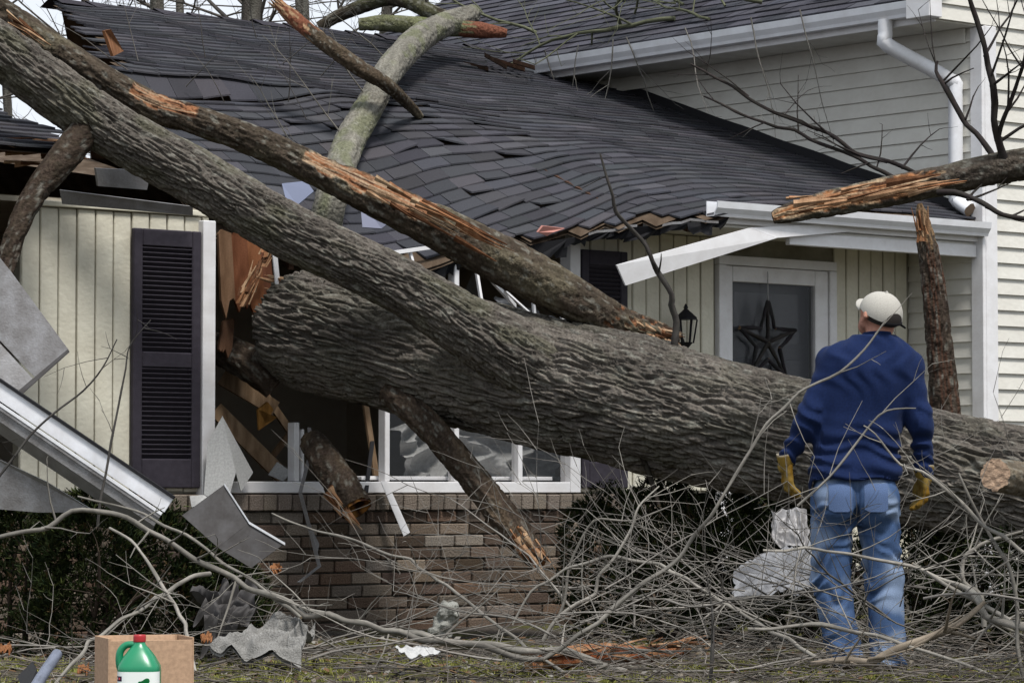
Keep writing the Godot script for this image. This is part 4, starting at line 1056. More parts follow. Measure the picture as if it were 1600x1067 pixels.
# ------------------------------------------------------------ smooth bodies from bones
# bone: [a, b, ra, rb]; post.call(point, distance) may displace or cut the field; paint.call(point, normal) gives the colour
func field(mb: MB, bones: Array, cell: float, k: float, post: Callable, paint: Callable) -> void:
	var lo := Vector3.ONE * 1e6; var hi := -lo
	for e: Array in bones:
		for q in 2:
			var r := Vector3.ONE * (float(e[2 + q]) + k * .3 + cell * 3.0)
			lo = lo.min((e[q] as Vector3) - r); hi = hi.max((e[q] as Vector3) + r)
	var nx := int((hi.x - lo.x) / cell) + 2; var ny := int((hi.y - lo.y) / cell) + 2; var nz_ := int((hi.z - lo.z) / cell) + 2
	var F := PackedFloat32Array(); F.resize(nx * ny * nz_); F.fill(1.0)
	for e: Array in bones:
		var a: Vector3 = e[0]; var b: Vector3 = e[1]; var ra: float = e[2]; var rb: float = e[3]
		var pad := Vector3.ONE * (maxf(ra, rb) + k + cell * 3.0)
		var l := ((a.min(b) - pad - lo) / cell).max(Vector3.ZERO); var h := (a.max(b) + pad - lo) / cell
		var ab := b - a; var bb := maxf(ab.length_squared(), 1e-9)
		for z in range(int(l.z), mini(int(h.z) + 1, nz_)):
			for y in range(int(l.y), mini(int(h.y) + 1, ny)):
				var i := (z * ny + y) * nx + int(l.x)
				for x in range(int(l.x), mini(int(h.x) + 1, nx)):
					var p := lo + Vector3(x, y, z) * cell - a
					var t := clampf(p.dot(ab) / bb, 0, 1)
					var d := (p - ab * t).length() - lerpf(ra, rb, t)
					var f := F[i]
					var m := maxf(k - absf(f - d), 0.0)
					F[i] = minf(f, d) - m * m / (4.0 * k)
					i += 1
	var band := cell * 4.0
	for z in nz_:
		for y in ny:
			for x in nx:
				var i := (z * ny + y) * nx + x
				if absf(F[i]) < band or F[i] < 0.0: F[i] = post.call(lo + Vector3(x, y, z) * cell, F[i])
	var vid := PackedInt32Array(); vid.resize(nx * ny * nz_); vid.fill(-1)
	var i0 := mb.v.size()
	var offs := [0, 1, nx, nx + 1, nx * ny, nx * ny + 1, nx * ny + nx, nx * ny + nx + 1]
	for z in nz_ - 1:
		for y in ny - 1:
			for x in nx - 1:
				var i := (z * ny + y) * nx + x
				var s0 := F[i] < 0.0
				var same := true
				for q in 8:
					if (F[i + offs[q]] < 0.0) != s0: same = false; break
				if same: continue
				var sum := Vector3.ZERO; var cnt := 0
				for q in 8:
					for ax in 3:
						var bit := 1 << ax
						if q & bit: continue
						var fa := F[i + offs[q]]; var fb := F[i + offs[q | bit]]
						if (fa < 0.0) == (fb < 0.0): continue
						var t := fa / (fa - fb)
						var c := Vector3(q & 1, (q >> 1) & 1, (q >> 2) & 1)
						c[ax] += t
						sum += c; cnt += 1
				var lp := Vector3(x, y, z) + sum / cnt
				var nrm := Vector3(F[i + 1] + F[i + nx + 1] + F[i + nx * ny + 1] + F[i + nx * ny + nx + 1] - F[i] - F[i + nx] - F[i + nx * ny] - F[i + nx * ny + nx], F[i + nx] + F[i + nx + 1] + F[i + nx * ny + nx] + F[i + nx * ny + nx + 1] - F[i] - F[i + 1] - F[i + nx * ny] - F[i + nx * ny + 1], F[i + nx * ny] + F[i + nx * ny + 1] + F[i + nx * ny + nx] + F[i + nx * ny + nx + 1] - F[i] - F[i + 1] - F[i + nx] - F[i + nx + 1]).normalized()
				vid[i] = mb.v.size()
				var wp := lo + lp * cell
				mb.v.push_back(wp); mb.n.push_back(nrm); mb.c.push_back(paint.call(wp, nrm)); mb.uv.push_back(Vector2(wp.x, wp.y))
	var st := [1, nx, nx * ny]
	for z in range(1, nz_ - 1):
		for y in range(1, ny - 1):
			for x in range(1, nx - 1):
				var i := (z * ny + y) * nx + x
				for ax in 3:
					var fa := F[i] < 0.0; var fb := F[i + st[ax]] < 0.0
					if fa == fb: continue
					var u: int = st[(ax + 1) % 3]; var w: int = st[(ax + 2) % 3]
					var q0 := vid[i - u - w]; var q1 := vid[i - w]; var q2 := vid[i]; var q3 := vid[i - u]
					if q0 < 0 or q1 < 0 or q2 < 0 or q3 < 0: continue
					if fa:
						for q: int in [q0, q2, q1, q0, q3, q2]: mb.ix.push_back(q)
					else:
						for q: int in [q0, q1, q2, q0, q2, q3]: mb.ix.push_back(q)
func build_man() -> void:
	var base := at(1350, 1055, 15.2); base.y = 0.0
	var man := thing("person", "man in white cap, blue sweater, faded jeans and yellow work gloves, facing the house", "person", "", Transform3D(Basis.IDENTITY, base))
	var V := func(x: float, y: float, z: float) -> Vector3: return Vector3(x, y, z)
	var none := func(_p: Vector3, d: float) -> float: return d
	var white := func(_p: Vector3, _n: Vector3) -> Color: return Color.WHITE
	var hc := Vector3(.085, 1.676, -.012)           # head centre
	var hb := Basis(Vector3.UP, deg_to_rad(34)) * Basis(Vector3.RIGHT, deg_to_rad(24))   # turned to his left, looking up
	var H := func(x: float, y: float, z: float) -> Vector3: return hc + hb * Vector3(x, y, z)
	var LS := Vector3(-.135, 1.447, .0); var LE := Vector3(-.252, 1.195, .035); var LW := Vector3(-.355, 1.0, -.02)
	var RS := Vector3(.206, 1.443, .0); var RE := Vector3(.268, 1.19, .04); var RW := Vector3(.288, .945, -.01)
	var LK := Vector3(-.15, .44, -.02); var LA := Vector3(-.085, .09, .03); var RK := Vector3(.100, .44, -.02); var RA := Vector3(.115, .09, .03)
	# body: one skin surface from the crown to the feet
	var b := MB.new()
	field(b, [[V.call(-.06, 1.38, 0), V.call(-.09, 1.0, 0), .09, .075], [V.call(.12, 1.38, 0), V.call(.03, 1.0, 0), .09, .075], [V.call(-.08, .9, .0), V.call(.01, .9, .0), .08, .08],
		[LS, RS, .055, .055], [V.call(.066, 1.50, .0), V.call(.075, 1.60, -.005), .058, .054], [LS, LE, .05, .04], [LE, LW, .04, .028], [RS, RE, .05, .04], [RE, RW, .04, .028],
		[V.call(-.12, .80, 0), LK, .07, .055], [LK, LA, .058, .04], [V.call(.05, .80, 0), RK, .07, .055], [RK, RA, .058, .04], [LA - Vector3(0, .04, 0), LA + Vector3(-.02, -.05, -.15), .035, .03], [RA - Vector3(0, .04, 0), RA + Vector3(.01, -.05, -.15), .035, .03]], .014, .03, none, white)
	field(b, [[H.call(0, .02, .012), H.call(0, .02, -.012), .088, .088], [H.call(0, -.04, -.03), H.call(0, -.075, -.055), .068, .048], [H.call(-.045, -.05, -.03), H.call(0, -.09, -.07), .03, .025], [H.call(.045, -.05, -.03), H.call(0, -.09, -.07), .03, .025],
		[H.call(0, .005, -.092), H.call(0, -.028, -.108), .010, .015], [H.call(-.03, .012, -.085), H.call(.03, .012, -.085), .014, .014], [H.call(-.018, -.062, -.092), H.call(.018, -.062, -.092), .008, .008],
		[H.call(0, -.05, .03), V.call(.07, 1.56, .0), .062, .058], [H.call(-.088, -.005, .004), H.call(-.093, -.03, .0), .014, .009], [H.call(-.094, .01, .012), H.call(-.1, .0, .02), .012, .01], [H.call(.088, -.005, .004), H.call(.093, -.03, .0), .014, .009], [H.call(.094, .01, .012), H.call(.1, .0, .02), .012, .01]],
		.0045, .014, func(p: Vector3, d: float) -> float:
			var l := hb.inverse() * (p - hc)
			for s: float in [-1.0, 1.0]: d = maxf(d, .011 - (l - Vector3(s * .03, -.002, -.092)).length())   # eye sockets
			return maxf(d, .0045 - (l - Vector3(0, -.055, -.1)).length() * .5 if absf(l.y + .055) < .002 else d), func(_p: Vector3, n: Vector3) -> Color: return Color(1, 1, 1).lerp(Color(1, .82, .78), .3 + .3 * nz.get_noise_3dv(n * 3.0)))
	obj("body", b, M.skin, man)
	for s: float in [-1.0, 1.0]:
		var e := MB.new()
		field(e, [[H.call(s * .03, -.002, -.083), H.call(s * .03, -.002, -.0835), .0105, .0105]], .003, .003, none, white)
		obj("eye", e, M.white, man)
	# sweater
	b = MB.new()
	field(b, [[V.call(-.062, 1.42, 0), V.call(-.11, 1.12, .0), .125, .108], [V.call(-.11, 1.12, 0), V.call(-.125, .88, .005), .108, .122], [V.call(.130, 1.42, 0), V.call(.062, 1.12, 0), .125, .108], [V.call(.062, 1.12, 0), V.call(.048, .88, .005), .108, .122],
		[V.call(.03, 1.40, .03), V.call(-.02, 1.1, .015), .11, .1], [V.call(-.12, .93, .02), V.call(.045, .93, .02), .122, .122], [V.call(-.03, 1.08, -.06), V.call(-.04, .92, -.05), .115, .11],
		[LS, V.call(.02, 1.5, .0), .072, .08], [RS, V.call(.12, 1.5, .0), .072, .08], [LS + Vector3(.04, .02, 0), V.call(.06, 1.565, .0), .06, .062], [RS + Vector3(-.04, .02, 0), V.call(.075, 1.565, .0), .06, .062],
		[LS, LE, .068, .055], [LE, LW, .055, .044], [RS, RE, .068, .056], [RE, RW, .056, .044]], .0105, .045,
		func(p: Vector3, d: float) -> float:
			var low := smoothstep(1.25, .98, p.y) * smoothstep(-.33, -.2, p.x)
			var w := nz.get_noise_3d(p.x * 3.0, p.y * 5.0, p.z * 3.0)
			d += .010 * sin(p.y * 88.0 + p.x * 7.0 + w * 6.0) * low * (.5 + w)
			d += .006 * nz.get_noise_3d(p.x * 7.0 + 4.0, p.y * 4.0, p.z * 6.0)
			var arm := 0.0
			if p.x < -.2 or p.x > .24: arm = 1.0
			d += .007 * arm * sin(p.y * 75.0 + p.x * 40.0 + w * 5.0) * smoothstep(1.4, 1.15, p.y)
			d += .004 * smoothstep(1.2, 1.45, p.y) * sin((p.x - .03) * 60.0 + p.y * 30.0 + w * 7.0)
			if p.x > -.24 and p.x < .2: d = maxf(d, .902 + .006 * sin(p.x * 30.0) - p.y)
			return maxf(d, p.y - 1.585), white)
	obj("sweater", b, M.shirt, man)
	b = MB.new()   # collar
	var cp := PackedVector3Array(); var cc := PackedColorArray()
	for r in 5:
		for k in 25:
			var a := TAU * k / 24.0
			var q := [.062, .066, .070, .069, .064][r] as float
			cp.push_back(Vector3(.073 + cos(a) * q, [1.575, 1.588, 1.592, 1.584, 1.565][r] + .008 * sin(a), -.003 + sin(a) * q * .98)); cc.push_back(Color.WHITE)
	b.grid(cp, cc, 5, 25, 1, 1, true); obj("collar", b, M.shirt, man)
	# jeans
	b = MB.new()
	field(b, [[V.call(-.115, .90, .0), V.call(.04, .90, .0), .104, .104], [V.call(-.12, .82, .035), V.call(-.12, .80, .035), .118, .118], [V.call(.048, .82, .035), V.call(.048, .8, .035), .118, .118], [V.call(-.11, .86, -.03), V.call(.04, .86, -.03), .11, .11],
		[V.call(-.138, .79, .0), LK, .106, .088], [LK, LA + Vector3(0, -.035, 0), .088, .082], [V.call(.066, .79, .0), RK, .106, .088], [RK, RA + Vector3(0, -.035, 0), .088, .084]], .0105, .022,
		func(p: Vector3, d: float) -> float:
			var w := nz.get_noise_3d(p.x * 6.0, p.y * 4.0, p.z * 6.0)
			var knee := smoothstep(.22, .05, absf(p.y - .45)) + smoothstep(.3, .05, p.y) + smoothstep(.12, .0, absf(p.y - .72))
			d += .012 * knee * sin(p.y * 62.0 + p.x * 26.0 * signf(p.x + .03) + w * 7.0) * (.6 + w)
			d += .006 * w
			d += .009 * exp(-pow((p.x + .036) / .012, 2.0)) * smoothstep(.70, .78, p.y) * smoothstep(.90, .86, p.y) * smoothstep(.02, .06, p.z)
			return maxf(maxf(d, p.y - .925), .035 - p.y),
		func(p: Vector3, n: Vector3) -> Color:
			var q := nz.get_noise_3d(p.x * 9.0, p.y * 3.0, p.z * 9.0)
			var worn := smoothstep(-.1, .5, nz.get_noise_3d(p.x * 4.0 + 8.0, p.y * 5.0, p.z * 4.0) + .3 * q)
			return LC(.095, .17, .35).lerp(LC(.31, .42, .63), worn))
	var jn := obj("jeans", b, M.jeans, man)
	for s: float in [-.118, .048]:   # back pockets
		b = MB.new()
		var pp := PackedVector3Array(); var pc := PackedColorArray()
		for r in 6:
			for k in 6:
				var x := s + (k - 2.5) * .022; var y := .885 - r * .024 - (.012 if r == 5 and k > 0 and k < 5 else 0.0)
				var bz := .035 + sqrt(maxf(.0001, .119 * .119 - pow(x - s, 2) - pow(clampf(y - .82, 0.0, .1), 2))) + .003
				pp.push_back(Vector3(x, y, bz)); pc.push_back(LC(.15, .235, .44))
		b.grid(pp, pc, 6, 6); obj("pocket", b, M.jeans, jn)
	# shoes
	for A: Vector3 in [LA, RA]:
		b = MB.new()
		field(b, [[A + Vector3(0, -.045, .035), A + Vector3(-.01, -.05, -.09), .043, .045], [A + Vector3(-.01, -.052, -.09), A + Vector3(-.018, -.058, -.17), .045, .034]], .008, .02, func(p: Vector3, d: float) -> float: return maxf(d, .004 - p.y), white)
		obj("shoe", b, M.shoe, man)
	# gloves, a palm, four fingers and a thumb
	for side: float in [-1.0, 1.0]:
		var W := LW if side < 0 else RW
		b = MB.new()
		var bn: Array = [[W + Vector3(0, -.0, 0), W + Vector3(side * .006, -.035, -.004), .036, .036]]
		var dn := Vector3(side * -.02 + .03, -1, -.12).normalized()
		var ax := Vector3(.25, 0, 1).normalized()   # across the knuckles: the back of the hand faces sideways
		var outw := dn.cross(ax).normalized()
		var pc := W + dn * .045
		for f in 4:
			var o := (f - 1.5) * .0235
			var k0 := W + dn * .035 + ax * o * .7; var k1 := W + dn * .105 + ax * o
			bn.push_back([k0, k1, .019, .0165])
			var l: float = [.036, .043, .041, .032][f]
			var cu := outw * (-.28 * side * signf(outw.x) * -1.0)
			var inward := Vector3(-side, 0, 0)
			var k2 := k1 + (dn + inward * .28 + ax * o * 2.0).normalized() * l
			var k3 := k2 + (dn + inward * .95).normalized() * l * .75
			var k4 := k3 + (dn * .6 + inward * 1.1).normalized() * l * .5
			bn.push_back([k1, k2, .0155, .0135]); bn.push_back([k2, k3, .0135, .0125]); bn.push_back([k3, k4, .0125, .0105])
		var t0 := W + dn * .04 - ax * .03; var t1 := t0 + (dn - ax * .75 + Vector3(-side * .3, 0, 0)).normalized() * .05; var t2 := t1 + (dn * 1.1 - ax * .15 + Vector3(-side * .3, 0, 0)).normalized() * .034
		bn.push_back([t0, t1, .020, .0155]); bn.push_back([t1, t2, .0155, .0125])
		field(b, bn, .0045, .009, func(p: Vector3, d: float) -> float: return d + .0016 * nz.get_noise_3d(p.x * 30.0, p.y * 30.0, p.z * 30.0),
			func(p: Vector3, _n: Vector3) -> Color: return LC(.36, .21, .03).lerp(LC(.50, .36, .10), clampf(.5 + nz.get_noise_3d(p.x * 14.0, p.y * 14.0, p.z * 14.0), 0, 1)))
		var gl := obj("glove", b, M.glove, man)
		b = MB.new()
		var gp := PackedVector3Array(); var gc := PackedColorArray()
		for r in 6:
			for k in 25:
				var a := TAU * k / 24.0
				var q: float = [.040, .047, .053, .055, .050, .046][r] + .002 * sin(a * 6.0 + side)
				gp.push_back(W + Vector3(cos(a) * q * .9, [-.03, -.01, .01, .022, .02, .005][r] + .006 * sin(a * 2.0), sin(a) * q)); gc.push_back(LC(.62, .58, .46) if r > 2 else LC(.46, .31, .07))
		b.grid(gp, gc, 6, 25, 1, 1, true); obj("cuff", b, M.glove, gl)
	# hair below the cap
	b = MB.new()
	var hp := PackedVector3Array(); var hcol := PackedColorArray()
	for r in 7:
		for k in 21:
			var a := lerpf(-.1, PI + .1, k / 20.0)
			var q := .0935 + .002 * nz.get_noise_2d(k * 3.0, r * 2.0) - (.004 if r > 4 else 0.0)
			hp.push_back(H.call(cos(a) * q * .98, .03 - r * .0075 - .006 * sin(a), .008 + sin(a) * q * 1.05)); hcol.push_back(LC(1, 1, 1))
	b.grid(hp, hcol, 7, 21); obj("hair", b, M.hair, man)
	# cap: crown of six panels, visor, opening and strap at the back
	b = MB.new()
	var kp := PackedVector3Array(); var kc := PackedColorArray()
	for r in 16:
		var f := r / 15.0
		for k in 49:
			var a := TAU * k / 48.0
			var seam := 1.0 - .018 * pow(absf(cos(a * 3.0)), 24.0)
			var el := f * PI * .5
			var rr := .106 * seam
			kp.push_back(H.call(cos(a) * cos(el) * rr * .95, .012 + sin(el) * .104 * (1.0 + .04 * sin(a)) + (.012 * (-sin(a)) * (1.0 - f)), .006 + sin(a) * cos(el) * rr * 1.05)); kc.push_back(Color.WHITE)
	b.grid(kp, kc, 16, 49, 1, 1, true)
	var cap := obj("cap", b, M.cap, man)
	b = MB.new()
	field(b, [[H.call(0, .118, .006), H.call(0, .119, .006), .008, .007]], .003, .003, none, white); obj("button", b, M.cap, cap)
	b = MB.new()
	var vp := PackedVector3Array(); var vc := PackedColorArray()
	for lay in 2:
		for r in 6:
			for k in 15:
				var u := (k - 7) / 7.0
				var z := -.095 * sqrt(maxf(.0, 1.0 - u * u * .72)) - r / 5.0 * .075 * sqrt(maxf(0.0, 1.0 - u * u))
				var rr := r if lay == 0 else 5 - r
				z = -.095 * sqrt(maxf(.0, 1.0 - u * u * .72)) - rr / 5.0 * .055 * sqrt(maxf(0.0, 1.0 - u * u))
				vp.push_back(H.call(u * .088, .038 - u * u * .022 - rr * .002 - (.004 if lay == 1 else 0.0), z)); vc.push_back(Color.WHITE)
	b.grid(vp, vc, 12, 15); obj("visor", b, M.cap, cap)
	b = MB.new()   # dark half-moon opening
	var op := PackedVector3Array(); var oc := PackedColorArray()
	for r in 7:
		for k in 15:
			var u := (k - 7) / 7.0
			var a := PI * .5 + u * .52
			var hgt := sqrt(maxf(0.0, 1.0 - u * u)) * .05
			var y := .002 + hgt * r / 6.0
			var el := asin(clampf((y - .004) / .106, -.2, .95))
			op.push_back(H.call(cos(a) * cos(el) * .109 * .95, y, .0065 + sin(a) * cos(el) * .109 * 1.05)); oc.push_back(Color.WHITE)
	b.grid(op, oc, 7, 15); obj("opening", b, M.hair, cap)
	b = MB.new()
	var sp := PackedVector3Array(); var sc := PackedColorArray()
	for r in 4:
		for k in 17:
			var a := PI * .5 + (k - 8) / 8.0 * .62
			var q := .110 if r in [1, 2] else .106
			sp.push_back(H.call(cos(a) * q * .95, -.006 + [0.0, .001, .013, .014][r], .0065 + sin(a) * q * 1.05)); sc.push_back(Color.WHITE)
	b.grid(sp, sc, 4, 17); obj("strap", b, M.black, cap)
	b = MB.new()
	b.slab([H.call(.036, .008, .112), H.call(.044, -.008, .108), H.call(.078, -.022, .112), H.call(.079, -.014, .114)], .003); obj("strap_end", b, M.black, cap)

# ------------------------------------------------------------ wreckage and small things
func plank(called: String, label: String, cat: String, pts: Array, thick: float, m: Material, group := "") -> MeshInstance3D:
	var b := MB.new(); b.slab(pts, thick)
	var o := obj(called, b, m); tag(o, label, cat, group)
	return o
func crumpled(called: String, label: String, cat: String, cn: Array, amp: float, m: Material, seed_: int, thick := .004) -> MeshInstance3D:
	# a sheet between four corners, crumpled, with both faces
	var b := MB.new()
	var k := 30
	for lay in 2:
		var pts := PackedVector3Array(); var cols := PackedColorArray()
		var nn := ((cn[1] - cn[0]) as Vector3).cross(cn[3] - cn[0]).normalized()
		for r in k:
			for q in k:
				var u := float(q) / (k - 1); var w := float(r) / (k - 1)
				if lay == 1: u = 1.0 - u
				var p: Vector3 = (cn[0] as Vector3).lerp(cn[1], u).lerp((cn[3] as Vector3).lerp(cn[2], u), w)
				var f := absf(nz.get_noise_2d(u * 1.7 + seed_, w * 1.5)) * 2.0 + .35 * absf(nz.get_noise_2d(u * 4.0 + seed_, w * 4.0))
				p += nn * (amp * (f - .5)) - nn * (thick if lay == 1 else 0.0)
				p += (cn[1] - cn[0]).normalized() * amp * .5 * nz.get_noise_2d(w * 2.5 + seed_, u)
				pts.push_back(p); cols.push_back(Color.WHITE)
		b.grid(pts, cols, k, k)
	var o := obj(called, b, m); tag(o, label, cat)
	return o
func build_wreckage() -> void:
	var g := RandomNumberGenerator.new(); g.seed = 21
	var kk := 0
	# fallen gutter that slopes down to the hedge
	var t := thing("fallen_gutter", "long bent grey gutter and fascia sloping down from the torn eave to the left hedge", "gutter")
	var A := at(-90, 575, 16.2); var B := at(252, 806, 16.2)
	var dir := (B - A).normalized(); var up := (Vector3.UP - dir * dir.y).normalized(); var nx := dir.cross(up)
	if nx.z < 0: nx = -nx
	var b := MB.new()
	b.extrude(PackedVector2Array([Vector2(-.03, .022), Vector2(.0, .022), Vector2(.0, .1), Vector2(-.03, .1)]), A, B, nx, up)
	obj("fascia", b, M.alum, t)
	b = MB.new()
	b.extrude(PackedVector2Array([Vector2(-.05, .101), Vector2(.012, .101), Vector2(.012, .116), Vector2(-.05, .116)]), A, B, nx, up)
	obj("drip_edge", b, M.black, t)
	b = MB.new()
	b.extrude(PackedVector2Array([Vector2(-.06, -.12), Vector2(.045, -.06), Vector2(.05, -.012), Vector2(.062, -.012), Vector2(.062, .004), Vector2(.045, .004), Vector2(.04, -.05), Vector2(-.06, -.1)]), A, B, nx, up)
	obj("gutter", b, M.oldalum, t)
	b = MB.new()
	b.extrude(PackedVector2Array([Vector2(.0455, .0045), Vector2(.066, .0045), Vector2(.066, .018), Vector2(.0455, .018)]), A, B, nx, up)
	obj("lip", b, M.alum, t)
	b = MB.new()
	b.slab([at(-60, 690, 16.25), at(72, 752, 16.25), at(150, 800, 16.3), at(60, 800, 16.3), at(-60, 790, 16.3)], .01)
	obj("soffit_panel", b, M.oldalum, t)
	# loose metal corner at the left
	t = thing("loose_cladding", "light grey sheet-metal panel with a seam, hanging at the torn corner of the wall", "panel")
	b = MB.new(); b.slab([at(16, 424, 16.6), at(106, 546, 16.6), at(54, 590, 16.57), at(-60, 470, 16.57), at(-60, 330, 16.6)], .006)
	obj("sheet", b, M.oldalum, t)
	b = MB.new(); b.slab([at(-60, 474, 16.54), at(52, 594, 16.54), at(12, 626, 16.48), at(-60, 575, 16.48)], .006)
	obj("sheet", b, M.oldalum, t)
	b = MB.new(); b.slab([at(106, 546, 16.598), at(108, 550, 16.5), at(16, 632, 16.4), at(12, 625, 16.48)], .004)
	obj("lip", b, M.darkalum, t)
	# scraps of soffit above the left wall
	plank("soffit_scrap", "crooked grey soffit strip torn loose above the left cream wall", "scrap", [fac(92, 296, .16), fac(300, 322, .14), fac(300, 336, .10), fac(96, 318, .12)], .006, M.oldalum)
	plank("metal_scrap", "small pale metal box end under the big limb above the left wall", "scrap", [fac(146, 262, .3), fac(232, 266, .3), fac(226, 296, .28), fac(150, 290, .28)], .02, M.oldalum)
	# bent dark metal pieces at the foot of the window
	t = thing("bent_panel", "dark bent metal panel with bright edges below the broken window", "panel")
	b = MB.new(); b.slab([at(284, 806, 16.2), at(350, 758, 16.25), at(388, 818, 16.15), at(340, 856, 16.1)], .006); b.slab([at(388, 818, 16.15), at(444, 850, 16.1), at(392, 888, 16.08), at(340, 856, 16.1)], .006)
	obj("sheet", b, M.darkalum, t)
	b = MB.new(); b.extrude(PackedVector2Array([Vector2(-.006, -.006), Vector2(.006, -.006), Vector2(.006, .006), Vector2(-.006, .006)]), at(350, 757, 16.24), at(389, 817, 16.14), Vector3.UP, Vector3.BACK); b.extrude(PackedVector2Array([Vector2(-.006, -.006), Vector2(.006, -.006), Vector2(.006, .006), Vector2(-.006, .006)]), at(389, 817, 16.14), at(445, 850, 16.09), Vector3.UP, Vector3.BACK)
	obj("edge", b, M.alum, t)
	t = thing("torn_sheet", "folded white panel standing torn in the window corner beside the shutter", "panel")
	b = MB.new(); b.slab([fac(347, 650, .16), fac(324, 690, .12), fac(318, 772, .14), fac(352, 796, .24), fac(368, 738, .26)], .004); obj("fold", b, M.pale, t)
	b = MB.new(); b.slab([fac(347, 650, .16), fac(368, 738, .26), fac(376, 768, .2), fac(395, 738, .1)], .004); obj("fold", b, M.pale, t)
	b = MB.new(); b.slab([fac(318, 773, .14), fac(296, 775, .16), fac(300, 800, .22), fac(350, 797, .24)], .004); obj("fold", b, M.pale, t)
	plank("white_strip", "white vinyl strip dangling from the window rail over the bricks", "strip", [fac(594, 752, .1), fac(604, 752, .1), fac(640, 832, .16), fac(630, 838, .16)], .004, M.white)
	t = thing("twisted_strip", "thin twisted metal strip hanging in a zigzag before the brick wall", "strip")
	b = MB.new()
	var zz: Array = [fac(480, 668, .08), fac(484, 700, .1), fac(466, 770, .14), fac(478, 815, .16), fac(496, 885, .2), fac(464, 910, .22)]
	for i in 5: b.slab([zz[i], zz[i] + Vector3(.022, 0, .01), zz[i + 1] + Vector3(.022, 0, .01), zz[i + 1]], .003)
	b.slab([fac(480, 812, .17), fac(498, 850, .17), fac(494, 872, .17)], .003)
	obj("strip", b, M.oldalum, t)
	plank("window_shard", "slim white piece of window trim stuck upright over the trunk", "trim", [fac(424, 394, .12), fac(431, 394, .12), fac(437, 455, .12), fac(430, 455, .12)], .01, M.white)
	plank("dark_stick", "thin black rod leaning in the window opening", "rod", [fac(578, 690, -.1), fac(584, 690, -.1), fac(574, 770, .06), fac(568, 770, .06)], .008, M.black)
	var sw := mat(LC(1, 1, 1), .85, M.wood.albedo_texture, 3.0)
	kk = 0
	for e: Array in [[338, 356, 20, 150, 12], [356, 362, 26, 138, 16], [378, 366, 24, 150, 20], [398, 372, 20, 120, 14], [345, 500, 18, 60, -10], [410, 420, 12, 90, 6]]:
		b = MB.new()
		var rim: Array = []
		for q in 5: rim.push_back(fac(e[0] + e[2] * q / 4.0, e[1] + g.randf_range(-4, 10), -.08 - .03 * kk))
		for q in 7:
			var f := q / 6.0
			rim.push_back(fac(e[0] + e[2] * (1.0 - f) + e[4] * (1.0 - absf(f - .5)) + g.randf_range(-2, 2), e[1] + e[3] * (.72 + .28 * (g.randf() if q % 2 else .15)), -.06 - .03 * kk))
		b.slab(rim, .02, [LC(.22, .14, .09), LC(.2, .085, .045), LC(.27, .115, .055), LC(.16, .07, .04), LC(.2, .12, .08), LC(.34, .2, .1)][kk])
		tag(obj("split_board", b, sw), "ragged split wall board hanging in the hole beside the left shutter", "board", "split boards in the hole"); kk += 1
	t = thing("wood_splinters", "orange wood splinters sticking up at the torn wall edge beside the trunk end", "wood")
	b = MB.new(); splinters(b, fac(375, 480, .0), fac(412, 395, .0), U, .12, 30, .16, 93, N)
	obj("splinters", b, M.wood, t)
	plank("shingle_scrap", "blue-grey scrap of roofing left of the pale roof limb", "scrap", [at(440, 288, 19.0), at(478, 284, 19.0), at(490, 300, 18.95), at(464, 322, 18.9), at(446, 312, 18.9)], .008, mat(LC(.15, .17, .24), .6))
	plank("flashing_scrap", "torn blue-grey flashing in the dark gap under the roof edge", "scrap", [at(562, 314, 19.0), at(600, 328, 19.0), at(640, 346, 18.95), at(606, 350, 18.9), at(596, 358, 18.9), at(566, 356, 18.9)], .006, mat(LC(.17, .18, .24), .6))
	var bag := crumpled("insulation_batt", "grey-blue bag of debris bulging behind the torn limb in the window", "bag", [fac(780, 462, -.05), fac(880, 500, -.05), fac(880, 545, .0), fac(790, 520, .0)], .07, M.plastic, 14)
	bag.set_meta("label", "crumpled grey plastic bulging out of the window behind the torn limb")
	# broken boards and furniture parts inside the hole
	kk = 0
	for e: Array in [[335, 640, 440, 745, .05], [400, 600, 470, 700, .025], [345, 590, 430, 640, .05], [410, 730, 455, 672, .02], [566, 610, 586, 745, .02]]:
		var a := fac(e[0], e[1], -.35 - .05 * kk); var c := fac(e[2], e[3], -.2 - .03 * kk)
		var d := (c - a).normalized(); var w := d.cross(N).normalized() * float(e[4])
		plank("broken_board", "broken wooden board lying in the wrecked room behind the window", "board", [a - w, c - w, c + w, a + w], .018, mat(LC(.28, .20, .13) * g.randf_range(.6, 1.2), .85, M.wood.albedo_texture, 4.0), "broken boards in the room"); kk += 1
	plank("splintered_board", "yellow splintered piece of board in the dark hole", "board", [fac(400, 640, -.1), fac(415, 628, -.1), fac(424, 640, -.1), fac(412, 662, -.1), fac(430, 652, -.1), fac(402, 672, -.1)], .02, mat(LC(.42, .22, .06), .8, M.wood.albedo_texture, 5.0))
	crumpled("fallen_curtain", "crumpled pale curtain bunched behind the window panes", "curtain", [fac(620, 665, -.4), fac(720, 650, -.35), fac(712, 750, -.3), fac(640, 750, -.3)], .12, M.curtain, 24)
	crumpled("curtain", "pale curtain hanging behind the wide window pane", "curtain", [fac(718, 640, -.4), fac(885, 660, -.4), fac(885, 752, -.35), fac(722, 752, -.35)], .12, M.curtain, 34)
	plank("tilted_picture", "white framed panel tilted in the corner of the wrecked window", "panel", [fac(418, 742, -.12), fac(432, 722, -.12), fac(454, 738, -.12), fac(440, 752, -.12)], .012, M.pale)
	# white soffit strip that hangs from the gutter end
	t = thing("hanging_soffit", "long white soffit strip hanging askew from the gutter above the lantern", "soffit")
	b = MB.new(); b.slab([fac(962, 414, .72), fac(1170, 356, .70), fac(1212, 372, .70), fac(976, 446, .70)], .012)
	obj("strip", b, M.white, t)
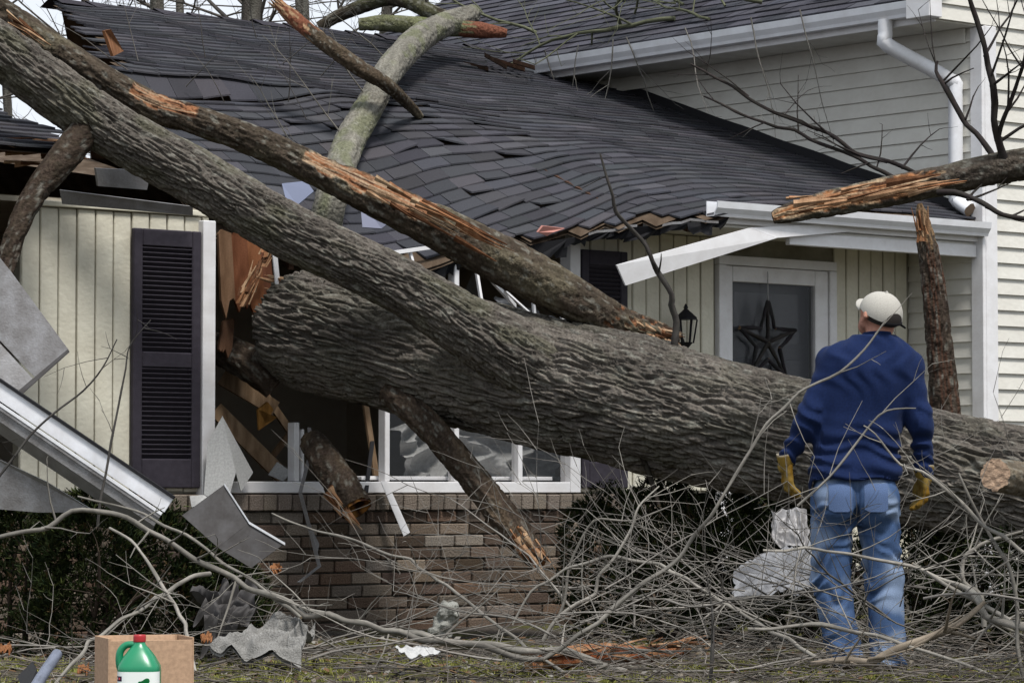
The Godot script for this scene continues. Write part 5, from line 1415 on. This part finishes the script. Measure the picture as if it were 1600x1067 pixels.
	b = MB.new(); b.slab([fac(1170, 356, .69), fac(1300, 350, .66), fac(1330, 362, .66), fac(1212, 372, .69)], .01); obj("end", b, M.white, t)
	plank("red_splinter", "small pinkish splinter of wood under the broken roof edge", "splinter", [fac(838, 362, .28), fac(846, 352, .3), fac(880, 356, .3), fac(862, 362, .3), fac(852, 368, .28)], .02, mat(LC(.42, .2, .17), .8))
	t = thing("split_eave", "raw orange splinters of the eave board under the left end of the roof", "wood")
	b = MB.new(); splinters(b, fac(-20, 236, .55), fac(80, 240, .55), Vector3(0, 1, 0), .14, 26, .3, 91, N)
	obj("splinters", b, M.wood, t)
	# raw wood on the roof
	plank("roof_board", "orange board poking up through the torn roof at the left", "board", [roof_at(158, 48, .3), roof_at(168, 46, .3), roof_at(188, 80, .12), roof_at(172, 88, .12)], .02, mat(LC(.32, .16, .085), .8, M.wood.albedo_texture, 5.0))
	t = thing("broken_rafter", "splintered rafter ends sticking out beside the upper gutter", "rafter")
	b = MB.new()
	for i in 5: b.extrude(PackedVector2Array([Vector2(-.015, -.03), Vector2(.015, -.03), Vector2(.015, .03), Vector2(-.015, .03)]), at(722 + i * 27 + g.randf_range(-8, 8), 96 + g.randf_range(-14, 8), 25.0), at(775 + i * 18 + g.randf_range(-12, 12), 106 + g.randf_range(-8, 14), 24.7), Vector3.UP, Vector3.BACK, LC(.10, .06, .042) * (.6 + .25 * i))
	obj("rafter", b, M.plank, t)
	# --- lantern and star
	t = thing("wall_lantern", "black carriage lantern on the cream boards beside the door", "lantern")
	var lc := fac(1072, 510, .16)
	b = MB.new()
	tube(b, [lc + Vector3(0, .045, 0), lc + Vector3(0, .06, 0), lc + Vector3(0, .10, 0), lc + Vector3(0, .115, 0), lc + Vector3(0, .125, 0), lc + Vector3(0, .15, 0)], [.085, .08, .03, .012, .018, .004], .01, 6, func(_d: float, _f: float, _a: float, r: float) -> Array: return [r, Color.WHITE])
	obj("roof", b, M.black, t)
	b = MB.new()
	for k in 6:
		var a := TAU * k / 6.0; var o := Vector3(cos(a), 0, sin(a))
		tube(b, [lc + o * .075 + Vector3(0, .045, 0), lc + o * .05 + Vector3(0, -.11, 0)], [.006, .006], .1, 5, plain(Color.WHITE, 0.0))
	tube(b, [lc + Vector3(0, -.105, 0), lc + Vector3(0, -.12, 0), lc + Vector3(0, -.15, 0)], [.055, .04, .01], .02, 6, plain(Color.WHITE, 0.0))
	obj("cage", b, M.black, t)
	b = MB.new(); tube(b, [lc + Vector3(0, .04, 0), lc + Vector3(0, -.105, 0)], [.068, .045], .2, 6, plain(Color.WHITE, 0.0), false); obj("glass", b, M.glass, t)
	b = MB.new(); tube(b, [lc - N * .16 + Vector3(0, -.08, 0), lc - N * .1 + Vector3(0, -.0, 0), lc - N * .02 + Vector3(0, -.11, 0)], [.012, .011, .010], .02, 8, plain(Color.WHITE, 0.0)); obj("bracket", b, M.black, t)
	t = thing("star_decoration", "dark woven star hanging on the glass of the front door", "star")
	b = MB.new()
	var scn := HX * Vector3(5.15, 1.86, .03)
	var outl: Array = []
	for k in 10:
		var a := PI * .5 + TAU * k / 10.0
		var r := .28 if k % 2 == 0 else .118
		outl.push_back(scn + U * cos(a) * r + Vector3.UP * sin(a) * r)
	for k in 10: tube(b, [outl[k], outl[(k + 1) % 10]], [.013, .013], .04, 7, plain(LC(.03, .028, .03), .5, k * 3.0))
	for k in 5: tube(b, [outl[k * 2], scn], [.010, .016], .05, 6, plain(LC(.04, .036, .034), .5, k * 3.0))
	obj("frame", b, M.twig, t)
	b = MB.new(); tube(b, [outl[0], outl[0] + Vector3(0, .2, 0)], [.004, .004], .05, 5, plain(LC(.5, .5, .5), 0.0)); obj("ribbon", b, M.twig, t)

	# --- cardboard box, jug and things on the ground
	var by := at(224, 1067, 12.5); by.y = 0
	t = thing("cardboard_box", "open brown cardboard box standing behind the green jug", "box", "", Transform3D(Basis(Vector3.UP, .32), by))
	var w := .16; var dp := .135; var h := .292
	for e: Array in [["side", Vector3(-w, 0.02, -dp), Vector3(w, h, -dp + .006)], ["side", Vector3(-w, 0.02, dp - .006), Vector3(w, h * .97, dp)], ["side", Vector3(-w - .006, .02, -dp), Vector3(-w, h, dp)], ["side", Vector3(w, .02, -dp), Vector3(w + .006, h, dp)], ["base", Vector3(-w, .012, -dp), Vector3(w, .019, dp)]]:
		one_box(e[0], t, M.card, e[1], e[2], .001)
	one_box("flap", t, M.card, Vector3(-w + .01, 0, 0), Vector3(w - .01, .10, .004), .001, Transform3D(Basis(Vector3.RIGHT, -2.9), Vector3(0, h * .965, dp - .012)))
	one_box("flap", t, M.card, Vector3(0, 0, -dp + .01), Vector3(.004, .09, dp - .01), .001, Transform3D(Basis(Vector3.BACK, -2.8), Vector3(-w + .004, h, 0)))
	one_box("flap", t, M.card, Vector3(-w + .01, 0, 0), Vector3(w - .01, .05, .004), .001, Transform3D(Basis(Vector3.RIGHT, 2.9), Vector3(0, h, -dp + .012)))
	var jp := at(217, 1067, 12.05); jp.y = 0.0
	t = thing("plastic_jug", "green plastic gallon jug with red cap and white label before the cardboard box", "jug", "", Transform3D(Basis.IDENTITY, jp))
	b = MB.new()
	var prof := [[.0, .06], [.003, .072], [.02, .078], [.19, .078], [.205, .076], [.24, .058], [.268, .036], [.282, .023], [.295, .020]]
	var pts := PackedVector3Array(); var cols := PackedColorArray()
	for r in prof.size():
		for k in 41:
			var a := TAU * k / 40.0
			var sq := pow(pow(absf(cos(a)), 4.0) + pow(absf(sin(a)), 4.0), -.25) if r < 5 else lerpf(pow(pow(absf(cos(a)), 4.0) + pow(absf(sin(a)), 4.0), -.25), 1.0, (r - 4) / 4.0)
			pts.push_back(Vector3(cos(a) * prof[r][1] * sq, prof[r][0], sin(a) * prof[r][1] * sq)); cols.push_back(Color.WHITE)
	var rev := PackedVector3Array()
	for r in prof.size():
		for k in 41: rev.push_back(pts[(prof.size() - 1 - r) * 41 + k])
	b.grid(rev, cols, prof.size(), 41, 1, 1, true); obj("body", b, M.jug, t)
	b = MB.new(); tube(b, [Vector3(-.018, .283, 0), Vector3(-.05, .28, 0), Vector3(-.072, .255, 0), Vector3(-.074, .215, 0), Vector3(-.066, .19, 0)], [.012, .013, .014, .015, .017], .01, 12, plain(Color.WHITE, 0.0)); obj("handle", b, M.jug, t)
	b = MB.new(); tube(b, [Vector3(0, .292, 0), Vector3(0, .294, 0), Vector3(0, .316, 0), Vector3(0, .319, 0)], [.022, .0235, .0235, .021], .01, 28, func(_d: float, _f: float, a: float, r: float) -> Array: return [r * (1.0 + .02 * sin(a * 28.0)), Color.WHITE], true, Color.WHITE); obj("cap", b, M.redcap, t)
	# paper label: a printed sheet wrapped on the front of the jug
	var im := Image.create(128, 128, false, Image.FORMAT_RGB8); im.fill(Color(.86, .88, .86))
	im.fill_rect(Rect2i(5, 14, 24, 16), Color(.12, .1, .2)); im.fill_rect(Rect2i(9, 18, 7, 7), Color(.8, .8, .8)); im.fill_rect(Rect2i(19, 18, 6, 7), Color(.75, .3, .3))
	im.fill_rect(Rect2i(5, 36, 26, 5), Color(.35, .38, .42)); im.fill_rect(Rect2i(5, 46, 20, 4), Color(.4, .43, .46))
	for y in 128:
		for x in 128:
			var q := Vector2(x - 76, y - 62)
			var ang := q.angle()
			var rr := 30.0 + 12.0 * sin(ang * 4.0 + 1.0) + 5.0 * sin(ang * 9.0)
			if q.length() < rr and y < 104: im.set_pixel(x, y, Color(.06, .36, .18) if q.length() > 17.0 else Color(.13, .2, .24))
	im.fill_rect(Rect2i(40, 106, 70, 6), Color(.12, .35, .2))
	var lm := mat(Color.WHITE, .5); lm.albedo_texture = ImageTexture.create_from_image(im); lm.vertex_color_use_as_albedo = false
	b = MB.new()
	pts = PackedVector3Array(); cols = PackedColorArray()
	for r in 2:
		for k in 25:
			var a := lerpf(PI - .35, .35, k / 24.0)
			var sq := pow(pow(absf(cos(a)), 4.0) + pow(absf(sin(a)), 4.0), -.25)
			pts.push_back(Vector3(cos(a) * .0787 * sq, .185 - r * .15, sin(a) * .0787 * sq)); cols.push_back(Color.WHITE)
	b.grid(pts, cols, 2, 25); obj("label", b, lm, t)
	crumpled("grey_slab", "torn grey slab of roofing leaning in the twigs beside the box", "slab", [at(325, 1015, 14.9), at(440, 965, 15.2), at(492, 972, 15.2), at(470, 1035, 14.8)], .06, M.stone, 44, .02)
	var st := MB.new()
	var sc := at(694, 968, 16.4)
	field(st, [[sc + Vector3(-.02, -.06, 0), sc + Vector3(.02, .04, 0), .055, .055], [sc + Vector3(.03, .03, 0), sc + Vector3(.035, .05, 0), .045, .04]], .01, .03, func(p: Vector3, d: float) -> float: return d + .022 * nz.get_noise_3d(p.x * 14.0, p.y * 14.0, p.z * 14.0) + .008 * nz.get_noise_3d(p.x * 45.0, p.y * 45.0, p.z * 45.0), func(_p: Vector3, _n: Vector3) -> Color: return Color.WHITE)
	tag(obj("white_stone", st, mat(LC(.42, .43, .40), .9, M.stone.albedo_texture, 9.0, M.stone.normal_texture, 1.0)), "rough whitish stone at the foot of the brick wall", "stone")
	t = thing("torn_plank", "reddish torn length of wood lying on the lawn under the brush", "wood")
	b = MB.new()
	var q0 := at(826, 1012, 14.9); q0.y = .05; var q1 := at(1078, 968, 15.9); q1.y = .07
	tube(b, [q0, q0.lerp(q1, .3) + Vector3(0, .02, 0), q0.lerp(q1, .7), q1], [.025, .05, .045, .012], .02, 18, func(d: float, _f: float, a: float, r: float) -> Array:
		var q := nz.get_noise_2d(d * 3.0, a * 10.0)
		return [r * (1.0 + .3 * q), LC(.36, .125, .055).lerp(LC(.5, .3, .17), smoothstep(.0, .5, q)) if q > -.4 else LC(.1, .05, .03)])
	splinters(b, q0 + Vector3(0, .03, .05), q1 + Vector3(0, .03, .03), Vector3(0, 0, 1), .07, 40, .22, 51, Vector3(0, 1, 0))
	obj("wood", b, M.wood, t)
	crumpled("white_scrap", "small flat white scrap on the mossy lawn", "scrap", [at(612, 1012, 14.6), at(655, 1008, 14.8), at(690, 1020, 14.6), at(640, 1026, 14.4)], .015, M.pale, 54)
	crumpled("plastic_sheet", "crumpled white plastic sheeting caught in the brush behind the man", "plastic", [at(1150, 872, 16.6), at(1280, 850, 16.9), at(1285, 925, 16.4), at(1150, 930, 16.2)], .08, M.plastic, 64)
	crumpled("grey_sheet", "grey bent sheet above the white plastic in the brush", "sheet", [at(1205, 800, 17.0), at(1262, 792, 17.0), at(1265, 858, 16.8), at(1210, 852, 16.8)], .03, M.oldalum, 74)
	b = MB.new()
	tube(b, [at(88, 1022, 13.2), at(60, 1064, 12.9), at(40, 1100, 12.6)], [.022, .024, .024], .03, 16, plain(Color.WHITE, .03), false)
	tag(obj("pipe", b, M.pipe), "short blue-grey plastic pipe on the gravel left of the box", "pipe")
	plank("dark_scrap", "flat black scrap beside the blue-grey pipe", "scrap", [at(28, 1060, 13.3), at(52, 1036, 13.4), at(58, 1050, 13.2), at(40, 1090, 12.9)], .01, M.black)
	kk = 0
	for e: Array in [[322, 996], [8, 1012], [430, 888], [130, 1045]]:
		crumpled("orange_shard", "ragged orange scrap of torn wood on the ground by the hedge", "scrap", [at(e[0] - 9, e[1] - 3, 14.6 if kk != 2 else 16.8), at(e[0] + 7, e[1] - 8, 14.7 if kk != 2 else 16.8), at(e[0] + 10, e[1] + 5, 14.5 if kk != 2 else 16.7), at(e[0] - 6, e[1] + 6, 14.5 if kk != 2 else 16.7)], .02, mat(LC(.22, .10, .045), .8), 84 + kk).set_meta("group", "orange scraps by the left hedge"); kk += 1
	crumpled("dark_bag", "dark grey plastic bag slumped under the bent panel by the hedge", "bag", [at(310, 915, 16.0), at(395, 905, 16.1), at(400, 985, 15.8), at(315, 990, 15.7)], .12, M.darkalum, 94)

# ------------------------------------------------------------ everything
func _ready() -> void:
	# camera
	var cam := Camera3D.new(); cam.name = "camera"
	cam.position = Vector3(0, EYE, 0); cam.basis = cam_basis
	cam.keep_aspect = Camera3D.KEEP_HEIGHT
	cam.fov = rad_to_deg(2.0 * atan(533.5 / FPX)); cam.near = 0.1; cam.far = 900.0
	add_child(cam); cam.current = true
	# sky, exposure
	var sm := ProceduralSkyMaterial.new()
	sm.sky_top_color = Color(.88, .915, .96); sm.sky_horizon_color = Color(.92, .94, .97); sm.sky_curve = .2
	sm.ground_bottom_color = Color(.25, .24, .22); sm.ground_horizon_color = Color(.5, .5, .48); sm.ground_curve = .05
	sm.sun_angle_max = 0.0; sm.sky_energy_multiplier = 0.66
	var sky := Sky.new(); sky.sky_material = sm
	var env := Environment.new()
	env.background_mode = Environment.BG_SKY; env.sky = sky
	env.tonemap_mode = Environment.TONE_MAPPER_LINEAR; env.tonemap_exposure = 2.85
	env.ambient_light_source = Environment.AMBIENT_SOURCE_SKY
	env.sdfgi_enabled = true; env.ssao_enabled = true; env.ssil_enabled = true
	var we := WorldEnvironment.new(); we.environment = env; we.name = "world"; add_child(we)
	# overcast sun, high and from behind the right shoulder: the street front is brighter than the wing's side
	var sun := DirectionalLight3D.new(); sun.name = "sun"
	sun.light_energy = 0.5; sun.light_angular_distance = 14.0; sun.light_color = Color(1, .985, .965); sun.shadow_enabled = true
	add_child(sun); sun.look_at_from_position(Vector3(3.0, 12, 5.5), Vector3.ZERO)
	nz.seed = 7; nz.noise_type = FastNoiseLite.TYPE_SIMPLEX_SMOOTH; nz.frequency = 1.0; nz.fractal_type = FastNoiseLite.FRACTAL_NONE
	nzc.seed = 13; nzc.noise_type = FastNoiseLite.TYPE_CELLULAR; nzc.frequency = 1.0; nzc.fractal_type = FastNoiseLite.FRACTAL_NONE
	nzc.cellular_return_type = FastNoiseLite.RETURN_DISTANCE2_SUB; nzc.cellular_jitter = 1.0
	HX = Transform3D(Basis(U, Vector3.UP, N), Vector3(WALL_X, 0, WALL_Z))
	make_materials()
	build_ground(); print("ground ", Time.get_ticks_msec())
	build_house(); print("house ", Time.get_ticks_msec())
	build_background(); print("background ", Time.get_ticks_msec())
	build_tree(); print("tree ", Time.get_ticks_msec())
	build_hedges(); print("hedges ", Time.get_ticks_msec())
	build_man(); print("man ", Time.get_ticks_msec())
	build_wreckage(); print("wreckage ", Time.get_ticks_msec())
	build_brush(); print("brush ", Time.get_ticks_msec())
